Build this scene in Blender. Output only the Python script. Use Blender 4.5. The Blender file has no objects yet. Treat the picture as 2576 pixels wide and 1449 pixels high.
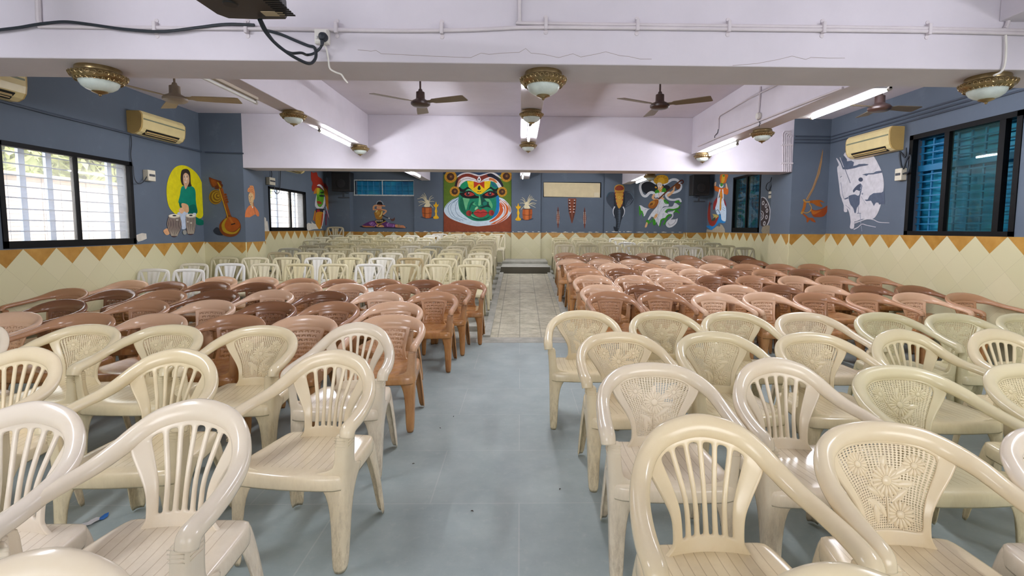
import bpy, bmesh, math, random
from mathutils import Vector, Matrix
random.seed(11)
PI = math.pi
C = bpy.context.scene.collection
SC = bpy.context.scene

# ------------------------------------------------------------------ camera
W_IMG, H_IMG = 2576.0, 1449.0
FPX, CX, CY = 1255.0, 1333.0, 678.0            # focal length and principal point, in pixels
YAW, PITCH, ROLL = 0.020, math.radians(4.70), 0.0055
EYE = Vector((0.0, 0.0, 1.42))
_F = Vector((math.sin(YAW) * math.cos(PITCH), math.cos(YAW) * math.cos(PITCH), -math.sin(PITCH)))
_R0 = Vector((math.cos(YAW), -math.sin(YAW), 0.0))
_U0 = _R0.cross(_F)
CAM_R = _R0 * math.cos(ROLL) + _U0 * math.sin(ROLL)
CAM_U = _U0 * math.cos(ROLL) - _R0 * math.sin(ROLL)
cam_data = bpy.data.cameras.new('camera')
cam_data.sensor_fit = 'HORIZONTAL'
cam_data.sensor_width = 36.0
cam_data.lens = 36.0 * FPX / W_IMG
cam_data.shift_x = -(CX - W_IMG / 2) / W_IMG
cam_data.shift_y = (CY - H_IMG / 2) / W_IMG
cam_data.clip_start = 0.05
cam_data.clip_end = 200
cam = bpy.data.objects.new('camera', cam_data)
C.objects.link(cam)
_m = Matrix((CAM_R, CAM_U, -_F)).transposed().to_4x4()
_m.translation = EYE
cam.matrix_world = _m
SC.camera = cam

# ------------------------------------------------------------------ world, exposure
world = bpy.data.worlds.new('sky')
SC.world = world
world.use_nodes = True
_bg = world.node_tree.nodes['Background']
_bg.inputs['Color'].default_value = (0.97, 0.97, 1.0, 1)
_bg.inputs['Strength'].default_value = 6.6
SC.view_settings.view_transform = 'Standard'
SC.view_settings.look = 'None'
SC.view_settings.gamma = 1.0
SC.view_settings.use_curve_mapping = False
SC.view_settings.exposure = 0.24
SC.cycles.use_denoising = True
SC.cycles.adaptive_threshold = 0.02
SC.cycles.max_bounces = 8
SC.cycles.diffuse_bounces = 4
SC.cycles.glossy_bounces = 3
SC.cycles.transparent_max_bounces = 12
SC.cycles.sample_clamp_indirect = 6.0
TUBE_POWER = 205.0                               # radiance of the lit fluorescent tubes


def ray(px, py):
    return (_F * FPX + CAM_R * (px - CX) - CAM_U * (py - CY)) / FPX


def at_y(px, py, Y):
    d = ray(px, py)
    return EYE + d * ((Y - EYE.y) / d.y)


def at_x(px, py, X):
    d = ray(px, py)
    return EYE + d * ((X - EYE.x) / d.x)


def at_z(px, py, Z):
    d = ray(px, py)
    return EYE + d * ((Z - EYE.z) / d.z)

# ------------------------------------------------------------------ materials
def lin(c):
    out = []
    for v in c[:3]:
        v = v / 255.0
        out.append(v / 12.92 if v <= 0.04045 else ((v + 0.055) / 1.055) ** 2.4)
    return (out[0], out[1], out[2], 1.0)


class Nodes:
    def __init__(self, name):
        self.m = bpy.data.materials.new(name)
        self.m.use_nodes = True
        self.t = self.m.node_tree
        self.b = self.t.nodes['Principled BSDF']

    def n(self, kind, **kw):
        o = self.t.nodes.new(kind)
        for k, v in kw.items():
            setattr(o, k, v)
        return o

    def link(self, a, b):
        self.t.links.new(a, b)

    def put(self, sock, v):
        if hasattr(v, 'is_output'):
            self.link(v, sock)
        else:
            sock.default_value = v

    def math(self, op, a, b=None, c=None, clamp=False):
        o = self.n('ShaderNodeMath', operation=op, use_clamp=clamp)
        for i, v in enumerate((a, b, c)):
            if v is not None:
                self.put(o.inputs[i], v)
        return o.outputs[0]

    def mix(self, f, a, b, blend='MIX'):
        o = self.n('ShaderNodeMix', data_type='RGBA', blend_type=blend)
        self.put(o.inputs[0], f)
        self.put(o.inputs[6], a)
        self.put(o.inputs[7], b)
        return o.outputs[2]

    def noise(self, co, scale, detail=3.0, rough=0.6, w=None):
        o = self.n('ShaderNodeTexNoise')
        o.inputs['Scale'].default_value = scale
        o.inputs['Detail'].default_value = detail
        o.inputs['Roughness'].default_value = rough
        if co is not None:
            self.link(co, o.inputs['Vector'])
        return o.outputs['Fac']

    def ramp(self, f, stops):
        o = self.n('ShaderNodeValToRGB')
        e = o.color_ramp.elements
        while len(e) < len(stops):
            e.new(0.5)
        for el, (p, c) in zip(e, stops):
            el.position = p
            el.color = c if len(c) == 4 else (*c, 1)
        self.put(o.inputs[0], f)
        return o.outputs[0]

    def sep(self, v):
        o = self.n('ShaderNodeSeparateXYZ')
        self.link(v, o.inputs[0])
        return o.outputs

    def scale_vec(self, v, s):
        o = self.n('ShaderNodeMapping')
        o.inputs['Scale'].default_value = s
        self.link(v, o.inputs[0])
        return o.outputs[0]

    def obj(self):
        return self.n('ShaderNodeTexCoord').outputs['Object']

    def bump(self, h, strength=0.2, dist=0.01):
        o = self.n('ShaderNodeBump')
        o.inputs['Strength'].default_value = strength
        o.inputs['Distance'].default_value = dist
        self.link(h, o.inputs['Height'])
        self.link(o.outputs[0], self.b.inputs['Normal'])

    def base(self, col, rough=0.6, metal=0.0, spec=0.5):
        self.put(self.b.inputs['Base Color'], col)
        self.put(self.b.inputs['Roughness'], rough)
        self.b.inputs['Metallic'].default_value = metal
        self.b.inputs['Specular IOR Level'].default_value = spec
        return self.m


def plain(name, rgb, rough=0.6, metal=0.0, var=0.06, scale=6.0, bump=0.0, bscale=40.0, spec=0.5):
    s = Nodes(name)
    co = s.obj()
    c = lin(rgb)
    f = s.noise(co, scale, 4)
    lo = tuple(v * (1 - var) for v in c[:3]) + (1,)
    hi = tuple(min(1, v * (1 + var)) for v in c[:3]) + (1,)
    col = s.ramp(f, [(0.3, lo), (0.7, hi)])
    if bump:
        s.bump(s.noise(co, bscale, 3), bump, 0.004)
    return s.base(col, rough, metal, spec)


def plaster(name, rgb, stain=None, sfac=0.35, rough=0.75):
    s = Nodes(name)
    co = s.obj()
    c = lin(rgb)
    big = s.noise(co, 1.3, 5, 0.65)
    lo = tuple(v * 0.93 for v in c[:3]) + (1,)
    hi = tuple(min(1, v * 1.05) for v in c[:3]) + (1,)
    col = s.ramp(big, [(0.3, lo), (0.72, hi)])
    if stain:
        n2 = s.noise(co, 2.6, 7, 0.72)
        k = s.math('MULTIPLY', s.ramp(n2, [(0.6, (0, 0, 0)), (0.78, (1, 1, 1))]), sfac)
        col = s.mix(k, col, lin(stain))
    s.bump(s.noise(co, 26, 5), 0.12, 0.006)
    return s.base(col, rough, 0, 0.35)


def emit(name, rgb, strength):
    s = Nodes(name)
    s.base(lin(rgb), 0.4)
    s.b.inputs['Emission Color'].default_value = lin(rgb)
    s.b.inputs['Emission Strength'].default_value = strength
    return s.m


def pane_glass(name, tint=(255, 255, 255), refl=0.10, rough=0.02):
    m = bpy.data.materials.new(name)
    m.use_nodes = True
    t = m.node_tree
    t.nodes.clear()
    out = t.nodes.new('ShaderNodeOutputMaterial')
    mix = t.nodes.new('ShaderNodeMixShader')
    tr = t.nodes.new('ShaderNodeBsdfTransparent')
    gl = t.nodes.new('ShaderNodeBsdfGlossy')
    lw = t.nodes.new('ShaderNodeLayerWeight')
    lw.inputs['Blend'].default_value = 0.5
    pw = t.nodes.new('ShaderNodeMath'); pw.operation = 'POWER'; pw.inputs[1].default_value = 5.0
    fr = t.nodes.new('ShaderNodeMath'); fr.operation = 'MULTIPLY_ADD'; fr.inputs[1].default_value = 0.9; fr.inputs[2].default_value = 0.04
    t.links.new(lw.outputs['Facing'], pw.inputs[0])
    t.links.new(pw.outputs[0], fr.inputs[0])
    tr.inputs[0].default_value = lin(tint)
    gl.inputs['Roughness'].default_value = rough
    t.links.new(fr.outputs[0], mix.inputs[0])
    t.links.new(tr.outputs[0], mix.inputs[1])
    t.links.new(gl.outputs[0], mix.inputs[2])
    t.links.new(mix.outputs[0], out.inputs[0])
    return m


_paint = {}


def paint(rgb):
    if rgb not in _paint:
        s = Nodes('wall_paint_%02x%02x%02x' % rgb)
        c = lin(rgb)
        f = s.noise(s.obj(), 14, 4)
        col = s.ramp(f, [(0.3, tuple(v * 0.88 for v in c[:3])), (0.7, tuple(min(1, v * 1.1) for v in c[:3]))])
        _paint[rgb] = s.base(col, 0.7, 0, 0.3)
    return _paint[rgb]


# ------------------------------------------------------------------ mesh building
class MB:
    def __init__(self):
        self.v, self.f, self.mi, self.uv = [], [], [], {}

    def quad(self, pts, mi=0, uv=None):
        k = len(self.v)
        self.v += [Vector(p) for p in pts]
        if uv:
            self.uv[len(self.f)] = uv
        self.f.append(tuple(range(k, k + len(pts))))
        self.mi.append(mi)

    def box(self, lo, hi, mi=0, bevel=0.0):
        x0, y0, z0 = lo
        x1, y1, z1 = hi
        k = len(self.v)
        if bevel <= 0:
            self.v += [Vector(p) for p in ((x0, y0, z0), (x1, y0, z0), (x1, y1, z0), (x0, y1, z0), (x0, y0, z1), (x1, y0, z1), (x1, y1, z1), (x0, y1, z1))]
            for q in ((0, 3, 2, 1), (4, 5, 6, 7), (0, 1, 5, 4), (1, 2, 6, 5), (2, 3, 7, 6), (3, 0, 4, 7)):
                self.f.append(tuple(k + i for i in q))
                self.mi.append(mi)
        else:
            b = bevel
            bm = bmesh.new()
            bmesh.ops.create_cube(bm, size=1.0)
            for v in bm.verts:
                v.co = Vector(((x0 + x1) / 2 + v.co.x * (x1 - x0), (y0 + y1) / 2 + v.co.y * (y1 - y0), (z0 + z1) / 2 + v.co.z * (z1 - z0)))
            bmesh.ops.bevel(bm, geom=bm.edges[:], offset=b, segments=2, affect='EDGES', profile=0.5)
            self.add_bm(bm, mi)

    def add_bm(self, bm, mi=0):
        k = len(self.v)
        bm.verts.index_update()
        self.v += [v.co.copy() for v in bm.verts]
        for f in bm.faces:
            self.f.append(tuple(k + v.index for v in f.verts))
            self.mi.append(mi)
        bm.free()

    def rings(self, rings, closed=True, cap=True, mi=0):
        k = len(self.v)
        n = len(rings[0])
        for r in rings:
            self.v += [Vector(p) for p in r]
        m = n if closed else n - 1
        for i in range(len(rings) - 1):
            for j in range(m):
                a, b = k + i * n + j, k + i * n + (j + 1) % n
                self.f.append((a, b, b + n, a + n))
                self.mi.append(mi)
        if cap and closed:
            if cap != 'end':
                self.f.append(tuple(k + j for j in reversed(range(n))))
                self.mi.append(mi)
            if cap != 'start':
                self.f.append(tuple(k + (len(rings) - 1) * n + j for j in range(n)))
                self.mi.append(mi)

    def grid(self, rows, mi=0, skip=None):
        k = len(self.v)
        n = len(rows[0])
        for r in rows:
            self.v += [Vector(p) for p in r]
        for i in range(len(rows) - 1):
            for j in range(n - 1):
                if skip and skip(i, j):
                    continue
                a = k + i * n + j
                self.f.append((a, a + 1, a + n + 1, a + n))
                self.mi.append(mi)

    def tube(self, pts, r, seg=8, mi=0, cap=True):
        pts = [Vector(p) for p in pts]
        rad = r if isinstance(r, (list, tuple)) else [r] * len(pts)
        t0 = (pts[1] - pts[0]).normalized()
        up = Vector((0, 0, 1)) if abs(t0.z) < 0.9 else Vector((1, 0, 0))
        nrm = t0.cross(up).normalized()
        rings = []
        for i, p in enumerate(pts):
            a = pts[max(0, i - 1)]
            b = pts[min(len(pts) - 1, i + 1)]
            t = (b - a).normalized()
            nrm = (nrm - t * nrm.dot(t)).normalized()
            bn = t.cross(nrm)
            rings.append([p + (nrm * math.cos(2 * PI * j / seg) + bn * math.sin(2 * PI * j / seg)) * rad[i] for j in range(seg)])
        self.rings(rings, True, cap, mi)

    def lathe(self, prof, c=(0, 0, 0), seg=24, mi=0, axis='z'):
        rings = []
        for (r, h) in prof:
            ring = []
            for j in range(seg):
                a = 2 * PI * j / seg
                x, y = r * math.cos(a), r * math.sin(a)
                p = (x, y, h) if axis == 'z' else ((x, h, y) if axis == 'y' else (h, x, y))
                ring.append(Vector(c) + Vector(p))
            rings.append(ring)
        self.rings(rings, True, True, mi)

    def mesh(self, name, smooth=False, merge=False):
        me = bpy.data.meshes.new(name)
        me.from_pydata([tuple(v) for v in self.v], [], self.f)
        me.polygons.foreach_set('material_index', self.mi)
        if self.uv:
            lay = me.uv_layers.new(name='UVMap')
            for fi, uv in self.uv.items():
                for li, c in zip(me.polygons[fi].loop_indices, uv):
                    lay.data[li].uv = c
        if merge:
            bm = bmesh.new()
            bm.from_mesh(me)
            bmesh.ops.remove_doubles(bm, verts=bm.verts[:], dist=0.0004)
            bm.to_mesh(me)
            bm.free()
        if smooth:
            me.polygons.foreach_set('use_smooth', [True] * len(me.polygons))
        me.update()
        return me

    def build(self, name, mats, parent=None, smooth=False, merge=False, world=True):
        if parent is not None and world:
            off = parent.location
            for v in self.v:
                v -= off
        me = self.mesh(name, smooth, merge)
        if smooth and smooth != 'all':
            me.set_sharp_from_angle(angle=math.radians(40))
        for m in (mats if isinstance(mats, (list, tuple)) else [mats]):
            me.materials.append(m)
        o = bpy.data.objects.new(name, me)
        C.objects.link(o)
        if parent is not None:
            o.parent = parent
        return o


def thing(name, label, cat, loc=(0, 0, 0), rotz=0.0, group=None):
    o = bpy.data.objects.new(name, None)
    o.empty_display_size = 0.1
    C.objects.link(o)
    o.location = loc
    o.rotation_euler = (0, 0, rotz)
    o['label'] = label
    o['category'] = cat
    if group:
        o['group'] = group
    return o


def tag(o, label, cat, group=None):
    o['label'] = label
    o['category'] = cat
    if group:
        o['group'] = group
    return o


def struct(name, mb, mats, smooth=False, merge=False, label=None):
    o = mb.build(name, mats, None, smooth, merge)
    o['kind'] = 'structure'
    if label:
        o['label'] = label
    return o


def crom(pts, n, closed=False):
    """n samples per span of a Catmull-Rom curve through pts (tuples of any length)."""
    P = [tuple(p) for p in pts]
    m = len(P)
    out = []
    spans = m if closed else m - 1
    for i in range(spans):
        if closed:
            p0, p1, p2, p3 = P[(i - 1) % m], P[i], P[(i + 1) % m], P[(i + 2) % m]
        else:
            p1, p2 = P[i], P[i + 1]
            p0 = P[i - 1] if i > 0 else tuple(2 * a - b for a, b in zip(p1, p2))
            p3 = P[i + 2] if i + 2 < m else tuple(2 * b - a for a, b in zip(p1, p2))
        for k in range(n):
            t = k / n
            out.append(tuple(0.5 * (2 * b + (c - a) * t + (2 * a - 5 * b + 4 * c - d) * t * t + (3 * b - a - 3 * c + d) * t ** 3) for a, b, c, d in zip(p0, p1, p2, p3)))
    if not closed:
        out.append(P[-1])
    return out


def interp(tab, x):
    if x <= tab[0][0]:
        return tab[0][1]
    for (a, va), (b, vb) in zip(tab, tab[1:]):
        if x <= b:
            t = (x - a) / (b - a)
            return va + (vb - va) * t
    return tab[-1][1]


def baked(me, mods):
    """the mesh after modifiers: [(type, {attribute: value})]"""
    o = bpy.data.objects.new('tmp', me)
    C.objects.link(o)
    for kind, kw in mods:
        md = o.modifiers.new(kind, kind)
        for k, v in kw.items():
            setattr(md, k, v)
    dg = bpy.context.evaluated_depsgraph_get()
    dg.update()
    out = bpy.data.meshes.new_from_object(o.evaluated_get(dg))
    bpy.data.objects.remove(o)
    out.polygons.foreach_set('use_smooth', [True] * len(out.polygons))
    out.update()
    return out

# ------------------------------------------------------------------ the hall
XL, XR, YB, YF = -5.2, 5.15, -3.4, 14.0
ZC = 3.25
ZB = 2.38                                   # underside of the cross beams
B1 = (3.01, 3.386)
B2 = (8.33, 8.74)
AX0, AX1 = -0.43, 0.69                      # the aisle
BEAMS = {'a': (-2.71, -2.48, 2.72), 'b': (0.0, 0.25, 2.78), 'c': (2.83, 3.07, 2.655)}

M_LILAC = plaster('lilac_plaster', (213, 207, 215))
M_SLATE = plaster('slate_blue_plaster', (94, 105, 118), (132, 142, 152), 0.22)
M_BLACK = plain('black_aluminium', (8, 8, 9), 0.5, spec=0.15)
M_CONDUIT = plain('painted_conduit', (208, 200, 204), 0.5)
M_SLATE_CONDUIT = plain('slate_painted_conduit', (66, 76, 90), 0.55)
M_CABLE = plain('black_cable', (30, 38, 46), 0.5)
M_WHITEBOX = plain('white_plastic_box', (226, 222, 214), 0.4)


def tile_mat(name):
    s = Nodes(name)
    uv = s.n('ShaderNodeUVMap').outputs[0]
    u, v, _ = s.sep(uv)                       # in half-diagonals: u along the wall, v down from the top
    fr = s.math('FRACT', u)
    a = s.math('MULTIPLY', s.math('ABSOLUTE', s.math('SUBTRACT', fr, 0.5)), 2.0)
    d = s.math('MULTIPLY', v, 2.0)
    sm = s.math('ADD', a, d)
    brown = s.math('LESS_THAN', sm, 1.0)
    # joints between the diagonal tiles
    p = s.math('FRACT', s.math('ADD', u, v))
    q = s.math('FRACT', s.math('SUBTRACT', u, v))
    jp = s.math('LESS_THAN', s.math('MINIMUM', p, s.math('SUBTRACT', 1.0, p)), 0.008)
    jq = s.math('LESS_THAN', s.math('MINIMUM', q, s.math('SUBTRACT', 1.0, q)), 0.008)
    joint = s.math('MAXIMUM', jp, jq)
    # each tile its own tone
    cell = s.n('ShaderNodeCombineXYZ')
    s.link(s.math('FLOOR', s.math('ADD', u, v)), cell.inputs[0])
    s.link(s.math('FLOOR', s.math('SUBTRACT', u, v)), cell.inputs[1])
    wn = s.n('ShaderNodeTexWhiteNoise', noise_dimensions='3D')
    s.link(cell.outputs[0], wn.inputs['Vector'])
    cream = s.mix(wn.outputs['Value'], lin((208, 202, 161)), lin((214, 207, 169)))
    n1 = s.noise(s.obj(), 9, 5)
    br = s.ramp(s.math('ADD', s.math('MULTIPLY', n1, 0.75), s.math('MULTIPLY', wn.outputs['Value'], 0.25)), [(0.3, lin((160, 112, 34))), (0.7, lin((190, 144, 66)))])
    col = s.mix(brown, cream, br)
    col = s.mix(s.math('MULTIPLY', joint, 0.24), col, lin((150, 138, 110)))
    s.bump(s.noise(s.obj(), 4, 2), 0.05, 0.01)
    return s.base(col, 0.28, 0, 0.5)


M_TILE = tile_mat('diagonal_wall_tiles')
TW = 0.375


def dado(mb, p0, p1, top, bot=0.0, phase=0.0, w=TW):
    """a tiled facing from p0 to p1 (x, y); phase: where an apex lies, in metres from p0. UV counts tiles."""
    a, b = Vector((*p0, 0)), Vector((*p1, 0))
    L = (b - a).length
    t = (b - a) / L
    n = Vector((t.y, -t.x, 0)) * 0.012          # towards the room when walking with the wall on the left hand side
    f0, f1 = a + n, b + n
    u0, u1 = -phase / w, (L - phase) / w
    q = [f0 + Vector((0, 0, bot)), f1 + Vector((0, 0, bot)), f1 + Vector((0, 0, top)), f0 + Vector((0, 0, top))]
    vb = (top - bot) / w
    mb.quad(q, 0, [(u0, vb), (u1, vb), (u1, 0), (u0, 0)])
    mb.quad([f0 + Vector((0, 0, top)), f1 + Vector((0, 0, top)), b + Vector((0, 0, top)), a + Vector((0, 0, top))], 0, [(u0, 2.2), (u1, 2.2), (u1, 2.25), (u0, 2.25)])
    for s_, e_ in ((f0, a), (f1, b)):
        mb.quad([e_ + Vector((0, 0, bot)), s_ + Vector((0, 0, bot)), s_ + Vector((0, 0, top)), e_ + Vector((0, 0, top))], 0, [(0.1, 2.0), (0.1, 2.0), (0.1, 1.2), (0.1, 1.2)])


def wall_x(name, X, out, y0, y1, z0, z1, holes, mat):
    """a wall in the plane x = X with openings (ya, yb, za, zb); out = signed thickness away from the room"""
    ys = sorted({y0, y1, *[h[0] for h in holes], *[h[1] for h in holes]})
    zs = sorted({z0, z1, *[h[2] for h in holes], *[h[3] for h in holes]})
    mb = MB()
    for i in range(len(ys) - 1):
        for j in range(len(zs) - 1):
            cy, cz = (ys[i] + ys[i + 1]) / 2, (zs[j] + zs[j + 1]) / 2
            if any(h[0] < cy < h[1] and h[2] < cz < h[3] for h in holes):
                continue
            for xx in (X, X + out):
                mb.quad([(xx, ys[i], zs[j]), (xx, ys[i + 1], zs[j]), (xx, ys[i + 1], zs[j + 1]), (xx, ys[i], zs[j + 1])])
    for (ya, yb, za, zb) in holes + [(y0, y1, z0, z1)]:
        for (p, q) in (((ya, za), (yb, za)), ((yb, za), (yb, zb)), ((yb, zb), (ya, zb)), ((ya, zb), (ya, za))):
            mb.quad([(X, *p), (X, *q), (X + out, *q), (X + out, *p)])
    return struct(name, mb, mat, merge=True)


def wall_y(name, Y, out, x0, x1, z0, z1, holes, mat):
    xs = sorted({x0, x1, *[h[0] for h in holes], *[h[1] for h in holes]})
    zs = sorted({z0, z1, *[h[2] for h in holes], *[h[3] for h in holes]})
    mb = MB()
    for i in range(len(xs) - 1):
        for j in range(len(zs) - 1):
            cx, cz = (xs[i] + xs[i + 1]) / 2, (zs[j] + zs[j + 1]) / 2
            if any(h[0] < cx < h[1] and h[2] < cz < h[3] for h in holes):
                continue
            for yy in (Y, Y + out):
                mb.quad([(xs[i], yy, zs[j]), (xs[i + 1], yy, zs[j]), (xs[i + 1], yy, zs[j + 1]), (xs[i], yy, zs[j + 1])])
    for (ya, yb, za, zb) in holes + [(x0, x1, z0, z1)]:
        for (p, q) in (((ya, za), (yb, za)), ((yb, za), (yb, zb)), ((yb, zb), (ya, zb)), ((ya, zb), (ya, za))):
            mb.quad([(p[0], Y, p[1]), (q[0], Y, q[1]), (q[0], Y + out, q[1]), (p[0], Y + out, p[1])])
    return struct(name, mb, mat, merge=True)


WIN_L1 = (5.13, 6.86, 1.19, 2.27)
WIN_L2 = (10.5, 12.28, 1.345, 2.26)
WIN_R1 = (5.12, 6.60, 1.365, 2.66)
WIN_R2 = (10.70, 12.07, 1.365, 2.66)
WIN_F = (-4.56, -2.95, 2.33, 2.71)
VENT_F = (0.64, 2.26, 2.29, 2.71)
wall_x('wall_left', XL, -0.2, YB, YF, 0, ZC, [WIN_L1, WIN_L2], M_SLATE)
wall_x('wall_right', XR, 0.2, YB, YF, 0, ZC, [WIN_R1, WIN_R2], M_SLATE)
wall_y('wall_far', YF, 0.2, XL - 0.2, XR + 0.2, 0, ZC, [WIN_F, VENT_F], M_SLATE)
WIN_ADDED = [(-4.3, -1.0, 0.9, 2.9), (1.0, 4.3, 0.9, 2.9)]     # unseen openings added behind the camera to light front beam and chairs
wall_y('wall_stage', YB, -0.2, XL - 0.2, XR + 0.2, 0, ZC, WIN_ADDED, M_LILAC)
mb = MB(); mb.box((XL - 0.2, YB - 0.2, ZC), (XR + 0.2, YF + 0.2, ZC + 0.15)); struct('ceiling', mb, M_LILAC)

# pillars that carry the second cross beam, and shallow pilasters on the far wall
def pillar(name, x0, x1, y0, y1, top=ZC):
    mb = MB(); mb.box((x0, y0, 0), (x1, y1, top), 0)
    return struct(name, mb, M_SLATE)


PL = (XL, -4.52, 8.33, 8.95)
PR = (4.53, XR, 8.33, 9.0)
pillar('pillar_window_side', *PL)
pillar('pillar_shutter_side', *PR)
pillar('pillar_corner', XL, -4.62, 13.72, YF)
pillar('pillar_corner', 4.60, XR, 13.72, YF)
PIL = [(-2.93, -2.14), (-0.24, 0.57), (2.345, 3.17)]
for a, b in PIL:
    pillar('pillar_shallow', a, b, YF - 0.06, YF, ZC)

# cross beams and lengthwise beams
def beam(name, x0, x1, y0, y1, z0, z1=ZC):
    mb = MB(); mb.box((x0, y0, z0), (x1, y1, z1), 0, 0.006)
    return struct(name, mb, M_LILAC)


beam('beam_cross', XL, XR, B1[0], B1[1], ZB)
beam('beam_cross', PL[1], PR[0], B2[0], B2[1], ZB)
beam('beam_cross', XL, XR, -2.35, -1.98, ZB)
for k, (a, b, z) in BEAMS.items():
    beam('beam_lengthwise', a, b, -1.98, B1[0], z if k != 'a' else 2.72)
    beam('beam_lengthwise', a, b, B1[1], B2[0], z)
    beam('beam_lengthwise', a, b, B2[1], YF, z)

# tiled dados (trim)
mb = MB(); y = at_x(54.9, 624, XL).y; dado(mb, (XL, YB), (XL, 8.33), 1.175, phase=(y - YB)); struct('trim_1', mb, M_TILE)
mb = MB(); dado(mb, (XL, 8.33), (PL[1], 8.33), 1.17, phase=at_y(580, 606, 8.33).x - XL)
dado(mb, (PL[1], 8.33), (PL[1], 8.95), 1.17, phase=0.18); struct('trim_2', mb, M_TILE)
mb = MB(); dado(mb, (XL, 8.95), (XL, 13.72), 1.335, phase=at_x(700, 580, XL).y - 8.95); struct('trim_3', mb, M_TILE)
mb = MB()
dado(mb, (XL, 13.72), (-4.62, 13.72), 1.31, phase=0.19)
dado(mb, (-4.62, 13.72), (-4.62, 14.0), 1.31, phase=0.1)
fx = at_y(1377.4, 590, YF).x
last = -4.62
for a, b in PIL + [(4.60, None)]:
    dado(mb, (last, YF), (a, YF), 1.305, phase=(fx - last) % 0.39, w=0.39)
    if b is not None:
        dado(mb, (a, YF), (a, YF - 0.06), 1.305, phase=0.1)
        dado(mb, (a, YF - 0.06), (b, YF - 0.06), 1.305, phase=(b - a) / 2, w=0.39)
        dado(mb, (b, YF - 0.06), (b, YF), 1.305, phase=0.1)
        last = b
dado(mb, (4.60, YF), (4.60, 13.72), 1.33, phase=0.1)
dado(mb, (4.60, 13.72), (XR, 13.72), 1.33, phase=0.28)
struct('trim_4', mb, M_TILE)
mb = MB(); dado(mb, (XR, 13.72), (XR, 9.0), 1.345, phase=13.72 - at_x(1871, 590, XR).y); struct('trim_5', mb, M_TILE)
mb = MB(); dado(mb, (PR[0], 9.0), (PR[0], 8.33), 1.35, phase=0.42)
dado(mb, (PR[0], 8.33), (XR, 8.33), 1.35, phase=at_y(2019, 592, 8.33).x - PR[0]); struct('trim_6', mb, M_TILE)
mb = MB(); dado(mb, (XR, 8.33), (XR, YB), 1.36, phase=8.33 - at_x(2170.1, 592, XR).y); struct('trim_7', mb, M_TILE)

# floors
def slab_floor_mat():
    s = Nodes('kota_stone_floor')
    co = s.obj()
    br = s.n('ShaderNodeTexBrick', offset=0.5, squash=1.0)
    br.inputs['Scale'].default_value = 1.0
    br.inputs['Mortar Size'].default_value = 0.0035
    br.inputs['Mortar Smooth'].default_value = 0.1
    br.inputs['Bias'].default_value = 0.0
    br.inputs['Brick Width'].default_value = 0.92
    br.inputs['Row Height'].default_value = 0.62
    br.inputs['Color1'].default_value = lin((160, 173, 172))
    br.inputs['Color2'].default_value = lin((168, 179, 176))
    br.inputs['Mortar'].default_value = lin((196, 200, 194))
    s.link(co, br.inputs['Vector'])
    n1 = s.noise(co, 3.0, 6, 0.65)
    n2 = s.noise(co, 22, 5, 0.7)
    col = s.mix(0.6, br.outputs['Color'], s.ramp(n1, [(0.3, lin((138, 152, 152))), (0.75, lin((184, 194, 190)))]))
    col = s.mix(s.math('MULTIPLY', s.ramp(n2, [(0.55, (0, 0, 0)), (0.72, (1, 1, 1))]), 0.18), col, lin((208, 209, 198)))
    n3 = s.noise(co, 60, 2, 0.5)
    col = s.mix(s.ramp(n3, [(0.79, (0, 0, 0)), (0.81, (1, 1, 1))]), col, lin((62, 58, 52)))
    s.bump(n2, 0.06, 0.004)
    return s.base(col, s.ramp(n1, [(0.3, (0.42, 0.42, 0.42)), (0.8, (0.62, 0.62, 0.62))]), 0, 0.4)


def aisle_mat():
    s = Nodes('worn_mosaic_tiles')
    co = s.obj()
    x, y, z = s.sep(co)
    g = None
    for c in (x, y):
        fr = s.math('FRACT', s.math('DIVIDE', c, 0.285))
        l = s.math('LESS_THAN', s.math('MINIMUM', fr, s.math('SUBTRACT', 1.0, fr)), 0.022)
        g = l if g is None else s.math('MAXIMUM', g, l)
    n1 = s.noise(co, 7, 7, 0.75)
    st = s.noise(s.scale_vec(co, (2.2, 9, 9)), 3.0, 6, 0.75)
    col = s.ramp(n1, [(0.3, lin((160, 154, 130))), (0.55, lin((200, 194, 170))), (0.75, lin((214, 208, 186)))])
    col = s.mix(s.math('MULTIPLY', s.ramp(st, [(0.5, (0, 0, 0)), (0.68, (1, 1, 1))]), 0.55), col, lin((128, 126, 108)))
    col = s.mix(s.math('MULTIPLY', g, 0.5), col, lin((104, 102, 90)))
    s.bump(n1, 0.1, 0.004)
    return s.base(col, 0.6, 0, 0.35)


def step_mat():
    s = Nodes('worn_concrete_step')
    co = s.obj()
    n1 = s.noise(co, 5, 6, 0.7)
    col = s.ramp(n1, [(0.3, lin((150, 150, 138))), (0.7, lin((194, 192, 180)))])
    s.bump(s.noise(co, 30, 4), 0.15, 0.004)
    return s.base(col, 0.7, 0, 0.3)


M_FLOOR, M_AISLE, M_STEP = slab_floor_mat(), aisle_mat(), step_mat()
M_RISER = plain('dark_stone_riser', (92, 88, 74), 0.6)
mb = MB(); mb.box((XL, YB, -0.12), (XR, 6.12, 0.0)); struct('floor', mb, M_FLOOR)
mb = MB(); mb.box((XL, 6.12, -0.12), (XR, 6.42, 0.003)); struct('floor_border', mb, M_STEP)
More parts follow.
